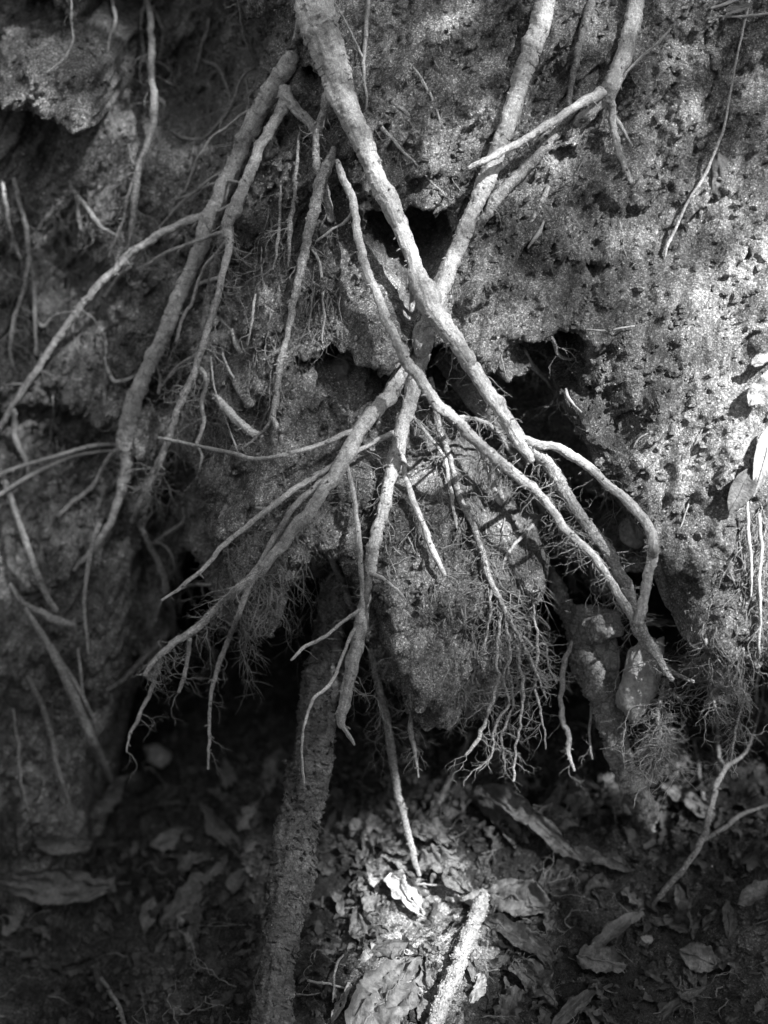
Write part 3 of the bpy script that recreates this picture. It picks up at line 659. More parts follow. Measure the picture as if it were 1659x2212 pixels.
branch('R6b', [(25, 876, 4), (30, 891, 7), (32, 941, 6), (55, 996, 5), (60, 1020, 3)], taut=0.8)
branch('R6', [(258, 965, 6), (230, 996, 5), (200, 1051, 5), (155, 1086, 5), (125, 1116, 3)], hair=H(10, 0.03))
branch('R6', [(305, 812, 5), (295, 813, 4), (255, 824, 5), (235, 806, 4), (227, 771, 3)])
branch('R6', [(565, 228, 4), (550, 232, 3), (520, 250, 3), (490, 275, 3), (455, 300, 3), (435, 330, 3), (415, 370, 3), (400, 415, 2)])
branch('R6', [(490, 372, 4), (475, 372, 3), (445, 395, 3), (415, 420, 3), (375, 455, 3), (345, 492, 2)], hair=H(8, 0.02))
branch('R6', [(330, 765, 6), (345, 810, 4), (343, 850, 4)])

root('R7', 'long knotted root beside the thick left one, thinning to a tip at lower left',
     [(618, 190, 15), (615, 220, 16), (600, 250, 14), (580, 285, 13), (555, 330, 13), (540, 365, 14), (525, 405, 14), (510, 445, 15), (492, 485, 14), (494, 530, 9), (485, 575, 8), (475, 621, 8), (460, 676, 8), (445, 726, 8), (430, 776, 8), (413, 818, 9), (390, 871, 8), (370, 926, 8), (355, 971, 8), (335, 1021, 8), (310, 1071, 8), (285, 1128, 5)],
     taut=0.95, gap=0.006, dz=[0, 0.03, 0.04, 0.04], knots=8, hair=H(90, 0.035, sel=(0.3, 0.95)))
branch('R7', [(613, 208, 17), (635, 230, 14), (662, 258, 12), (684, 286, 9)])
branch('R7', [(508, 440, 4), (490, 448, 4), (450, 465, 4), (430, 478, 3), (415, 492, 2)])
branch('R7', [(528, 395, 3), (500, 391, 3), (480, 391, 3), (450, 400, 3), (420, 415, 3), (380, 432, 2)])
branch('R7', [(488, 498, 6), (480, 502, 5), (440, 515, 4), (400, 530, 4), (350, 550, 4), (320, 570, 4), (287, 585, 3)], taut=1, hair=H(6, 0.01))
branch('R7', [(490, 520, 5), (470, 545, 4), (450, 567, 4), (430, 605, 4), (414, 655, 4), (400, 675, 4), (385, 716, 4), (375, 758, 3)], taut=1)
branch('R7', [(475, 600, 5), (455, 605, 5), (425, 616, 4), (400, 632, 3)])
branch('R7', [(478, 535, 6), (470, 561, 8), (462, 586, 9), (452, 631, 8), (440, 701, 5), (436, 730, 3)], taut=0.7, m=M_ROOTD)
branch('R7', [(438, 752, 3), (430, 761, 3), (400, 781, 3), (375, 801, 3), (357, 826, 3), (345, 836, 2)])
branch('R7', [(420, 800, 5), (432, 797, 5), (442, 811, 5), (442, 841, 5), (435, 871, 5), (440, 901, 5), (436, 930, 5), (425, 961, 4), (435, 985, 3), (422, 1051, 2)], taut=0.6, hair=H(24, 0.03))
branch('R7', [(378, 905, 4), (383, 960, 4), (380, 1010, 4), (376, 1035, 2)], hair=H(10, 0.03))
branch('R7', [(345, 1000, 4), (350, 1020, 4), (345, 1050, 2)])

root('R8', 'forked root at the upper right whose long arm lies across the straight thick root',
     [(1384, -60, 20), (1374, 0, 20), (1367, 50, 19), (1354, 100, 18), (1336, 150, 18), (1320, 185, 20), (1309, 212, 21)],
     gap=0.006, taut=0.8, knots=4)
branch('R8', [(1308, 196, 14), (1269, 215, 12), (1229, 240, 10), (1189, 265, 10), (1154, 290, 9), (1109, 315, 9), (1069, 335, 9), (1039, 350, 8), (1012, 364, 4)], taut=1, dz=[0, 0.03, 0.05], rough=1.2)
branch('R8', [(1306, 215, 16), (1289, 230, 14), (1269, 245, 12), (1244, 272, 9)], rough=1.4, dz=[0, -0.004])
branch('R8', [(1318, 215, 12), (1323, 240, 9), (1324, 270, 9), (1332, 310, 9), (1344, 345, 8), (1363, 396, 6)], taut=0.6, sub='R8c')
branch('R8c', [(1324, 250, 6), (1340, 270, 5), (1349, 285, 4), (1367, 318, 3)])
branch('R8', [(1332, 198, 3), (1345, 172, 3), (1359, 150, 3), (1394, 115, 3), (1424, 90, 3), (1449, 61, 2)], dz=[0, 0.02, 0.04], wig=0.4, taut=1)

root('R9', 'weathered broken root lying beside the straight thick root at upper right',
     [(1200, 290, 8), (1189, 305, 11), (1172, 328, 12), (1139, 360, 13), (1109, 390, 13), (1079, 420, 14), (1054, 455, 13), (1034, 485, 13), (1022, 507, 9)], m=M_ROOTS, rough=1.5, gap=0.0, taut=0.6)
root('R10', 'mid-sized root between the two left pairs, running down to a hooked foot',
     [(722, 318, 6), (716, 340, 11), (704, 367, 14), (690, 400, 14), (680, 450, 14), (665, 510, 12), (653, 573, 11), (640, 625, 10), (631, 670, 9), (620, 726, 7), (609, 771, 9), (602, 811, 8), (597, 861, 8), (589, 905, 8)], m=M_ROOTS, gap=0.004, taut=0.75, hair=H(24, 0.03))
branch('R10', [(590, 902, 8), (598, 922, 8), (606, 935, 8), (610, 961, 5)], m=M_ROOTS)
branch('R10', [(588, 905, 5), (570, 930, 4), (548, 950, 3), (520, 972, 3)], hair=H(12, 0.02))
branch('R10', [(616, 745, 4), (590, 765, 3), (575, 780, 2)], hair=H(12, 0.02))
root('R11', 'short pale curved root arching out of the earth face at left of centre',
     [(458, 845, 4), (466, 857, 8), (490, 884, 10), (515, 911, 11), (540, 931, 10), (568, 942, 6)], taut=0.6, gap=0.002, rough=1.1)
root('R12', 'dull root hanging from the top edge between the two right-hand thick ones',
     [(1284, -50, 12), (1279, -10, 12), (1264, 50, 10), (1252, 100, 9), (1242, 150, 8), (1232, 200, 7), (1229, 232, 4)], m=M_ROOTD, gap=-0.001, rough=1.5)
root('R13', 'long thin straight root strand slanting down near the right edge',
     [(1622, -40, 2.5), (1619, 0, 2.5), (1599, 90, 2.5), (1579, 190, 2.5), (1564, 275, 3), (1539, 340, 3.5), (1519, 385, 4), (1489, 430, 3), (1459, 495, 3.5), (1442, 530, 3.5), (1437, 556, 1.5)], taut=0.9, wig=0.5)
root('R14', 'short half-buried root stub below the forked root',
     [(1184, 402, 5), (1180, 415, 7), (1169, 440, 7), (1149, 480, 7), (1142, 495, 4)], m=M_ROOTS, gap=-0.003, taut=0.2)
root('R15', 'tiny broken stick in the earth near the top centre', [(962, 40, 5), (950, 58, 6), (940, 72, 5)], m=M_ROOTS, gap=0.0, name='twig', cat='twig', stem='twig_stem')
root('R16', 'thin forked rootlet lying on the earth at upper centre',
     [(877, 125, 2), (882, 135, 3), (904, 160, 3), (924, 195, 3), (944, 240, 3), (957, 292, 1.5)], hair=H(9, 0.015), taut=0.5)
root('R17', 'short thick-tipped rootlet right of the thickest root',
     [(800, 185, 3), (829, 207, 4), (859, 230, 5), (884, 248, 5), (909, 262, 3)], m=M_ROOTS, gap=-0.001, taut=0.4)
root('R18', 'faint rootlet slanting down from the thickest root to the dark hole',
     [(800, 235, 3), (829, 280, 5), (859, 315, 4), (889, 345, 3), (929, 390, 2), (964, 424, 2)], m=M_ROOTS, gap=-0.001, taut=0.3, hair=H(10, 0.015))
root('R19', 'thin upright strand hanging from the top edge right of the thickest root',
     [(798, -40, 5), (795, 0, 5), (790, 75, 5), (785, 150, 4), (792, 220, 3), (786, 250, 2)], dz=[0.01, 0.0], taut=0.9, hair=H(6, 0.02))
branch('R19', [(785, 125, 3), (760, 75, 3), (740, 35, 2), (722, 5, 2)], dz=[0.0, 0.02])
root('R20', 'bead-like strand hanging in the wedge between the left roots',
     [(648, 285, 3), (645, 310, 4), (640, 360, 4), (635, 425, 5), (627, 480, 6), (625, 540, 4), (622, 575, 2)], taut=0.4, gap=0.004, rough=1.8, m=M_ROOTS, hair=H(12, 0.015))
root('R21', 'short thin strand left of the bead-like strand',
     [(606, 400, 2), (605, 440, 3), (605, 475, 3), (600, 525, 4), (590, 582, 1.5)], taut=0.4, m=M_ROOTS, hair=H(8, 0.02))
root('R22', 'crooked pale rootlet on the brown crust left of the curved slender root',
     [(672, 538, 2), (680, 548, 3), (692, 576, 3), (697, 631, 3), (700, 696, 2.5), (695, 741, 2), (698, 775, 1.5)], taut=0.3, gap=0.003, hair=H(12, 0.015))
root('R23', 'small forked rootlet above the arching pale root',
     [(552, 635, 2), (550, 650, 3), (545, 686, 3), (535, 751, 1.5)], taut=0.3, gap=0.003, hair=H(10, 0.015))
root('R24', 'stubby pale root tip poking out of the earth at left of centre',
     [(501, 712, 4), (504, 725, 6), (511, 743, 7), (524, 764, 4)], taut=0.5, gap=0.002)
root('R25', 'thin pale bow-shaped rootlet beside the stubby root tip',
     [(479, 738, 2), (482, 760, 3), (488, 784, 3), (498, 805, 3), (508, 817, 2)], taut=0.6, gap=0.004)
root('R26', 'long thread-thin rootlet dropping past the arching pale root',
     [(455, 771, 2), (464, 841, 2), (485, 896, 2), (510, 966, 2), (527, 1010, 1.5)], taut=1, gap=0.004, wig=.5)
root('R29', 'short thick root leaning behind the straight root low in the centre',
     [(706, 1182, 5), (712, 1200, 7), (725, 1230, 8), (745, 1277, 9), (764, 1330, 9)], gap=0.006, m=M_ROOTS, taut=0.9, hair=H(14, 0.03))
root('R30', 'single hanging root in the dark hollow, reaching the litter left of the sunlit patch',
     [(800, 1400, 7), (810, 1442, 8), (822, 1500, 9), (833, 1545, 9), (844, 1612, 10), (857, 1700, 9), (864, 1733, 9), (880, 1793, 8), (894, 1853, 8), (906, 1892, 5)], cap=1.80, m=M_ROOTS, taut=1, hair=H(24, 0.03, sel=(0, .35)))
root('R31', 'wavy hanging root over the black hollow at right of centre',
     [(1236, 1385, 3), (1230, 1400, 5), (1217, 1432, 7), (1214, 1487, 6), (1213, 1547, 6), (1229, 1592, 6), (1229, 1627, 5), (1240, 1665, 3)], cap=1.76, taut=1, wig=1.6, hair=H(10, 0.02))
root('R32', 'thin hairy strand hanging just right of the wavy hanging root',
     [(1278, 1500, 3), (1277, 1532, 3), (1273, 1587, 3), (1279, 1640, 2)], cap=1.77, taut=1, hair=H(14, 0.01))
root('R33', 'short spindly root dangling under the central earth lump',
     [(886, 1500, 3), (889, 1527, 4), (887, 1572, 6), (894, 1612, 5), (905, 1680, 1.5)], cap=1.74, taut=1, hair=H(20, 0.015))
root('R34', 'forked rootlet pale against the deep hole at right',
     [(1131, 750, 3), (1137, 766, 5), (1149, 786, 6), (1179, 821, 5), (1199, 848, 2)], taut=1, gap=0.002, hair=H(14, 0.02))
root('R35', 'crooked rootlet inside the small deep hole at right',
     [(1184, 722, 4), (1194, 737, 5), (1209, 766, 5), (1234, 777, 3), (1246, 765, 2)], taut=0.8, m=M_ROOTS, hair=H(8, 0.02))
root('R36', 'little curved rootlet on the lip right of the long recess',
     [(1222, 840, 3), (1226, 852, 4), (1236, 870, 3), (1256, 890, 2)], taut=0.8, gap=0.003)
root('R37', 'thin rootlet bundle hanging from the sunlit earth tongue at right',
     [(1524, 1380, 4), (1527, 1400, 6), (1529, 1430, 6), (1533, 1480, 4), (1547, 1530, 3)], cap=1.72, taut=1, dz=[0, .03], m=M_ROOT, hair=H(110, 0.03, 0.0006, spread=2.0))
branch('R37', [(1530, 1425, 5), (1510, 1440, 4), (1480, 1448, 4), (1452, 1441, 3)], hair=H(70, 0.022, 0.0006, spread=1.6))
branch('R37', [(1530, 1440, 4), (1545, 1428, 4), (1556, 1426, 3)], hair=H(8, 0.02))
root('R38', 'matted root bundle below the pale stone, spreading over the litter',
     [(1436, 1465, 4), (1430, 1500, 5), (1420, 1540, 6), (1425, 1580, 6), (1415, 1620, 4), (1400, 1670, 2)], cap=1.74, taut=1, dz=[0.03, .03], m=M_ROOTS, hair=H(120, 0.035, 0.0007, spread=1.4))
branch('R38', [(1424, 1545, 5), (1440, 1580, 5), (1455, 1620, 4), (1450, 1660, 3)], hair=H(60, 0.03, 0.0007, spread=1.4))
branch('R38', [(1424, 1560, 4), (1395, 1600, 4), (1385, 1650, 3)], hair=H(20, 0.03))
root('RT', 'heavy crusted root standing in the hollow and running down to the bottom edge',
     [(728, 1215, 16), (722, 1258, 28), (718, 1312, 38), (710, 1362, 41), (705, 1412, 43), (697, 1462, 44), (690, 1512, 45), (682, 1562, 46), (677, 1612, 46), (668, 1662, 45), (661, 1712, 43), (655, 1745, 42), (645, 1793, 47), (638, 1843, 45), (628, 1893, 44), (621, 1943, 45), (614, 1993, 42), (608, 2043, 41), (600, 2093, 39), (594, 2143, 41), (590, 2213, 44), (584, 2300, 46), (575, 2450, 46)],
     m=M_TRUNK, rough=1.7, step=1.6, dirt=0.12, free=[1.80, 1.80, 1.78, 1.76, 1.74, 1.70, 1.66, 1.63, 1.60, 1.60], hair=H(16, 0.02))
root('RP', 'knobbly pale root leaning down to the right under the stones',
     [(1190, 1225, 8), (1199, 1262, 18), (1215, 1300, 22), (1235, 1345, 22), (1262, 1420, 26), (1290, 1480, 28), (1306, 1522, 30), (1324, 1572, 30), (1339, 1622, 30), (1354, 1672, 30), (1374, 1712, 31), (1389, 1750, 29), (1396, 1790, 22), (1406, 1822, 14)],
     m=M_CLAY, rough=2.3, dirt=0.5, free=[1.84, 1.80, 1.76, 1.76, 1.80, 1.91], hair=H(20, 0.03))
root('RB', 'smooth dark root deep inside the recess behind the crossing',
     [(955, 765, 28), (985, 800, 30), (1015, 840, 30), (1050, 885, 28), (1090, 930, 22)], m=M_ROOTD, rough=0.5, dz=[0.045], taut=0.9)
root('R40', 'stout sunlit stick lying on the ground at the bottom centre',
     [(1046, 1926, 9), (1042, 1938, 15), (1029, 1973, 16), (1009, 2023, 17), (994, 2068, 17), (974, 2118, 17), (954, 2168, 18), (939, 2213, 18), (918, 2275, 18)], m=M_ROOTS, name='stick', cat='stick', rough=2.2, dirt=1.2, taut=0.9, gap=0.012, stem='stick_stem')
root('R41', 'thin dark stick leaning out of the litter behind the sunlit patch',
     [(1016, 1585, 4), (1008, 1605, 5), (994, 1635, 6), (974, 1678, 7), (954, 1725, 8), (945, 1760, 6)], m=M_ROOTD, name='stick', cat='stick', taut=1, dz=[0.05, 0.0], wig=.4, stem='stick_stem')
root('R42', 'slender branching twig rising along the lower right edge',
     [(1409, 1958, 5), (1439, 1918, 7), (1484, 1868, 7), (1519, 1812, 8), (1534, 1753, 7), (1549, 1698, 6), (1569, 1658, 5), (1604, 1633, 4), (1626, 1590, 3), (1645, 1520, 2), (1650, 1460, 1.5)], m=M_ROOTD, name='twig', cat='twig', taut=1, dz=[0, 0.08, 0.12], stem='twig_stem')
branch('R42', [(1519, 1815, 6), (1559, 1793, 6), (1604, 1758, 5), (1635, 1748, 4), (1680, 1735, 3)], name='side_twig')
branch('R42', [(1566, 1660, 5), (1554, 1635, 5), (1549, 1590, 5), (1547, 1487, 4), (1535, 1412, 3)], name='side_twig', hair=H(12, 0.03))
root('R43', 'short dark stick leaning behind the branching twig',
     [(1500, 1600, 3), (1506, 1640, 4), (1514, 1690, 5), (1521, 1735, 5)], m=M_ROOTD, name='stick', cat='stick', taut=1, stem='stick_stem')
root('R44', 'thin pale stick half buried in the shaded soil at bottom left',
     [(217, 2112, 5), (235, 2140, 5), (255, 2170, 5), (272, 2225, 5)], m=M_ROOTD, name='stick', cat='stick', taut=.6, stem='stick_stem', gap=0.004)
root('R45', 'long straw stalk lying across the sunlit litter', [(842, 1905, 2), (880, 1908, 2), (930, 1911, 2), (985, 1915, 2)], m=M_STRAW, name='straw', cat='straw', stem='straw_stem', taut=1, gap=0.006)
root('R46', 'dark bent stalk leaning over the soil right of the crusted root', [(720, 2165, 3), (722, 2120, 3), (727, 2085, 3), (742, 2062, 2)], m=M_ROOTD, name='straw', cat='straw', stem='straw_stem', taut=1, gap=0.01)
root('R47', 'dry horizontal stalk at the foot of the crusted root', [(665, 2118, 3), (700, 2124, 3), (725, 2130, 3), (748, 2135, 2)], m=M_STRAW, name='straw', cat='straw', stem='straw_stem', taut=1, gap=0.01)
# upper left, in the shaded recess
root('U1', 'long shaded root dangling down the recess at upper left',
     [(318, -50, 9), (320, 0, 8), (327, 75, 8), (327, 150, 9), (332, 210, 9), (331, 260, 9), (315, 320, 7), (300, 360, 8), (292, 425, 8), (283, 500, 6), (277, 540, 3)], m=M_ROOTS, taut=1, dz=[0.03, 0.03, 0.0], rough=1.3, hair=H(50, 0.04))
branch('U1', [(303, 355, 6), (288, 395, 5), (275, 435, 5), (265, 475, 4), (235, 555, 3)], hair=H(10, 0.03))
branch('U1', [(318, 10, 5), (305, 30, 5), (307, 85, 4), (313, 125, 3)])
branch('U1', [(326, 15, 5), (340, 35, 5), (352, 75, 4), (345, 125, 3)], hair=H(6, 0.02))
branch('U1', [(300, 358, 3), (285, 350, 3), (280, 312, 3)])
root('U2', 'short hooked rootlet hanging at the top left under the edge', [(240, -20, 4), (244, 10, 4), (250, 40, 4), (240, 75, 4), (232, 114, 3)], taut=1, hair=H(14, 0.03))
root('U3', 'thin forked rootlet on the upper-left clump', [(153, -10, 2), (155, 50, 3), (157, 90, 3), (135, 130, 3), (100, 156, 2)], taut=0.7, hair=H(6, 0.02))
root('U4', 'curled rootlet reaching into the recess from the earth spur', [(550, 145, 3), (525, 165, 3), (500, 225, 4), (470, 270, 4), (435, 300, 3), (395, 297, 4), (370, 282, 3)], taut=1, m=M_ROOTS, hair=H(22, 0.025))
root('U5', 'pale question-mark shaped rootlet in the dark recess', [(436, 128, 3), (470, 145, 4), (485, 175, 3), (495, 215, 3), (480, 255, 3), (472, 290, 2)], taut=1, m=M_ROOTS, hair=H(8, 0.02))
root('U6', 'short rootlet dropping from the hanging earth at the top', [(452, 40, 4), (445, 75, 4), (435, 100, 3), (420, 162, 2)], taut=1, m=M_ROOTS, hair=H(14, 0.025))
root('U7', 'rootlet hanging beside the earth spur at the top edge', [(515, -15, 4), (520, 30, 4), (528, 70, 4), (538, 105, 3), (546, 138, 2)], taut=1, m=M_ROOTS, hair=H(24, 0.03))
root('U8', 'blurred strand hanging below the upper-left clump at the left edge', [(30, 385, 5), (40, 430, 6), (55, 480, 6), (61, 550, 6), (55, 600, 5), (40, 660, 4), (30, 690, 5), (22, 756, 5), (30, 790, 3)], taut=1, m=M_ROOTS, hair=H(30, 0.04))
branch('U8', [(60, 560, 5), (73, 606, 5), (76, 696, 5), (77, 766, 4)])
branch('U8', [(45, 560, 4), (25, 500, 4), (12, 440, 5), (5, 390, 4)], att=True)
root('U9', 'blurred forked strand below the upper-left clump', [(150, 388, 4), (165, 420, 6), (185, 445, 6), (215, 485, 5), (245, 505, 4), (272, 518, 2)], taut=1, m=M_ROOTS, hair=H(24, 0.04))
branch('U9', [(165, 425, 5), (172, 460, 7), (176, 497, 5)])
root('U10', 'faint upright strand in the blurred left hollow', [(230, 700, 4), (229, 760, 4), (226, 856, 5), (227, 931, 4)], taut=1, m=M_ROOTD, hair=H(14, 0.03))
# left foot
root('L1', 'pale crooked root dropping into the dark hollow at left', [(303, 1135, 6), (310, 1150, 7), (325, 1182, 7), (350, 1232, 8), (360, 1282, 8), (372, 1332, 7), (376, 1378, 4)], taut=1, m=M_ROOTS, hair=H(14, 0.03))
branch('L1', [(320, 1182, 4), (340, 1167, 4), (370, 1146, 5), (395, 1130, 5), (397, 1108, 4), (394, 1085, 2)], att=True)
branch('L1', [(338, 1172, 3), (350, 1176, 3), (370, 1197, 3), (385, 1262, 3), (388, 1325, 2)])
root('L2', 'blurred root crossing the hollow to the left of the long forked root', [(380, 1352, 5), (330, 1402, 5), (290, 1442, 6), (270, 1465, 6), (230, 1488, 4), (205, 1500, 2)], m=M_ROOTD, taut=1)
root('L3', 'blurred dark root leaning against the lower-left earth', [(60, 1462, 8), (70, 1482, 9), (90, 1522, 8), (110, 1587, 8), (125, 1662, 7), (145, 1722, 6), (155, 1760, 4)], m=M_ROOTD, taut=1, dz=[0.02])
root('L4', 'thin blurred strand at the far left above the litter', [(28, 1530, 3), (38, 1602, 4), (45, 1687, 4), (55, 1730, 3), (67, 1770, 3)], m=M_ROOTD, taut=1, dz=[0.03])
def stalk(key, label, pts, m=M_STRAW, **kw):
    return root(key, label, pts, m=m, name='grass_stalk', cat='grass stalk', stem='stalk_stem', rough=0.4, **kw)
stalk('G1', 'upper of two bowed stalks reaching in from the left edge', [(262, 960, 4), (200, 963, 5), (125, 984, 5), (50, 1006, 5), (0, 1024, 5), (-50, 1046, 5)], taut=1, dz=[0.0, 0.03, 0.05], wig=.2)
stalk('G2', 'lower of two bowed stalks reaching in from the left edge', [(245, 972, 3), (175, 981, 4), (125, 998, 4), (50, 1036, 5), (0, 1068, 5), (-50, 1098, 5)], taut=1, dz=[0.0, 0.02, 0.05], wig=.2)
stalk('G3', 'blurred thick stem slanting down the left edge', [(-15, 970, 6), (0, 1011, 7), (24, 1080, 8), (50, 1154, 8), (75, 1227, 9), (100, 1287, 8), (122, 1320, 7)], taut=1, dz=[0.03], wig=.3, m=M_ROOTS)
stalk('G4', 'broad blurred stalk leaning down to the litter at left', [(55, 1315, 5), (80, 1355, 8), (100, 1387, 9), (140, 1462, 11), (175, 1542, 12), (210, 1622, 12), (240, 1685, 9)], taut=1, dz=[0.05, 0.03], wig=.2, m=M_ROOTS)
stalk('G5', 'narrow blurred stalk beside the broad leaning one', [(112, 1392, 4), (130, 1425, 5), (160, 1472, 6), (188, 1525, 6), (205, 1560, 5)], taut=1, dz=[0.03], wig=.2, m=M_ROOTS)
stalk('G6', 'curved thin stalk drooping over the left hollow', [(215, 1130, 5), (203, 1165, 6), (187, 1245, 5), (182, 1312, 4), (188, 1375, 4), (191, 1412, 2)], taut=1, dz=[0.04], wig=.2, m=M_ROOTS)
stalk('G7', 'short upright stalk left of the dark hollow', [(168, 1400, 3), (173, 1440, 4), (178, 1490, 4), (182, 1520, 4)], taut=1, dz=[0.03], wig=.2, m=M_ROOTS)
root('G8', 'thick broken stick with a pale cut end at the left edge', [(20, 1262, 5), (45, 1300, 7), (85, 1322, 9), (125, 1340, 10), (160, 1350, 11)], m=M_ROOTS, name='stick', cat='stick', stem='stick_stem', taut=1, dz=[0.03])
# straws and thin pieces on the sunlit sand at right
for k, (lab, P) in enumerate([
    ('straw lying on the sunlit earth level with the fallen leaves', [(1526, 908, 2), (1510, 942, 2), (1494, 975, 1.5)]),
    ('straw lying on the sunlit earth below the other straws', [(1494, 1066, 2), (1480, 1110, 2), (1464, 1158, 1.5)]),
    ('bent straw on the earth just above the long recess', [(1430, 926, 2), (1400, 936, 2), (1379, 948, 2), (1368, 968, 1.5)]),
    ('nearly level straw above the small deep hole', [(1371, 704, 2), (1340, 709, 2), (1309, 714, 2), (1257, 711, 1.5)]),
    ('short leaning straw on the earth below the crossing roots', [(1078, 745, 2), (1085, 780, 2), (1094, 812, 1.5)]),
    ('pale flake of straw on the earth under the broken root', [(1175, 478, 2), (1165, 500, 5), (1155, 515, 5), (1140, 537, 2)]),
    ('faint straw near the top right corner', [(1552, 35, 2), (1600, 35, 3), (1665, 29, 3)]),
    ('twig chip in the top right corner', [(1535, 18, 3), (1570, 8, 4), (1605, -6, 4)])]):
    root('S%d' % k, lab, P, m=M_STRAW, name='straw', cat='straw', stem='straw_stem', taut=0.9, gap=0.003, wig=.4)
root('RR1', 'upright thin root at the right edge below the fallen leaves', [(1614, 1080, 3), (1615, 1120, 4), (1620, 1180, 4), (1624, 1240, 3), (1622, 1290, 2)], taut=1, gap=0.012, hair=H(24, 0.03, 0.0005, spread=0.5, sag=1.6))
root('RR2', 'branching root sprawling down the right edge beside the earth tongue', [(1640, 1110, 4), (1645, 1180, 4), (1640, 1260, 4), (1644, 1330, 3), (1638, 1420, 3), (1634, 1515, 2)], taut=1, gap=0.015, hair=H(50, 0.035, 0.0005, spread=0.6, sag=1.5))
root('RR3', 'dim strand hanging in the hollow under the earth tongue at right', [(1605, 1400, 4), (1600, 1450, 4), (1608, 1500, 3), (1590, 1570, 3), (1580, 1640, 2)], cap=1.75, taut=1, dz=[0.03], m=M_ROOTS, hair=H(60, 0.03, 0.0005, spread=0.7, sag=1.5))
root('RR4', 'short strand at the left flank of the hollow under the earth tongue', [(1560, 1400, 3), (1566, 1440, 4), (1570, 1490, 8), (1575, 1515, 4)], taut=1, dz=[0.02], m=M_ROOTS, hair=H(30, 0.02))

# rootlet fringes that hang from the lips of the bank: belong to the bank
def fringe(spots, n, L, r, m):
    B = Batch()
    for (ax, ay, bx, by) in spots:
        for _ in range(n):
            t_ = rnd.random(); x = ax + (bx - ax) * t_; y = ay + (by - ay) * t_ + rnd.uniform(-12, 6)
            d, _n = hit(x, y); p = pt(x, y, d - 0.002)
            hairs(B, np.array([p]), np.array([0.001]), 1, L, r, sag=1.0, spread=0.7)
    return B.mesh('root_fringe', m)
link('root_fringe', fringe([(380, 560, 470, 900), (440, 700, 480, 1000), (330, 620, 390, 760), (560, 110, 520, 260), (470, 250, 430, 480), (610, 770, 640, 800), (655, 700, 760, 730), (660, 770, 760, 800),
    (1050, 820, 1180, 830), (1190, 830, 1300, 1060), (1280, 1000, 1420, 1200), (620, 1150, 700, 1260), (600, 1180, 560, 1400), (480, 1300, 560, 1430), (850, 1400, 960, 1500), (1120, 1300, 1190, 1400), (560, 400, 620, 560),
    (1440, 1340, 1600, 1390), (700, 1050, 600, 1180), (990, 600, 960, 700), (100, 390, 250, 480), (560, 560, 700, 640), (800, 1180, 860, 1240), (1000, 1180, 1160, 1250), (1100, 1020, 1300, 1200), (870, 1040, 1080, 1180)], 24, 0.028, 0.00045, M_HAIR), bank, kind='stuff')
finish()
def wisps(zone_list):
    B = Batch()
    def go(px, py, vx, vy, L, r, d0, kids):
        pts = []; rs = []; n = max(5, int(L / 9)); k = rnd.uniform(0.10, 0.28)
        for i in range(n + 1):
            s_, _ = hit(px, py); g_ = 0.0015 + 0.006 * rnd.random() if i else 0.0
            want_ = s_ - g_; d0 = want_ if d0 is None else d0 + np.clip(want_ - d0, -0.02, 0.006)
            pts.append(pt(px, py, min(d0, s_))); rs.append(r * (1 - 0.6 * i / n) * rnd.uniform(0.75, 1.3) * KPX * D0)
            vx += rnd.gauss(0, k); vy += rnd.gauss(0, k * 0.7) + 0.08; q = math.hypot(vx, vy); vx /= q; vy /= q
            px += vx * 9; py += vy * 9
            if kids and rnd.random() < 0.22: go(px, py, vx + rnd.gauss(0, .9), vy + rnd.gauss(0, .5), L * rnd.uniform(.2, .6), r * .75, d0, kids - 1)
        B.add(*tube(pts, rs, 5))
    for (x0, y0, x1, y1, n, L, lean) in zone_list:
        for _ in range(n):
            go(rnd.uniform(x0, x1), rnd.uniform(y0, y1), lean + rnd.gauss(0, .35), 1.0, L * rnd.uniform(0.35, 1.3), rnd.choice([0.8, 1.0, 1.3, 1.8]), None, 2)
    return B.mesh('clinging_rootlets', M_HAIR)
link('clinging_rootlets', wisps([(360, 480, 470, 1000, 26, 150, -0.5), (470, 480, 620, 800, 14, 120, -0.1), (620, 560, 760, 740, 14, 90, 0), (330, 950, 640, 1250, 30, 150, -0.3),
    (640, 1000, 1000, 1300, 30, 110, 0), (1000, 1020, 1350, 1300, 46, 120, 0.1), (930, 850, 1220, 1020, 26, 110, 0.1), (1190, 820, 1270, 1100, 8, 60, 0.1), (560, 1150, 700, 1300, 16, 130, 0),
    (380, 60, 560, 300, 16, 140, -0.3), (240, 0, 420, 150, 14, 140, 0), (0, 380, 330, 560, 30, 150, 0.1), (100, 600, 330, 1100, 18, 130, -0.2), (790, 0, 1000, 420, 12, 70, 0.3),
    (1020, 50, 1400, 500, 12, 60, 0.1), (1450, 1340, 1650, 1390, 24, 110, 0), (1590, 1080, 1659, 1300, 18, 120, 0), (960, 1300, 1180, 1420, 26, 150, 0), (400, 1250, 600, 1420, 18, 130, -0.1)]), bank, kind='stuff')

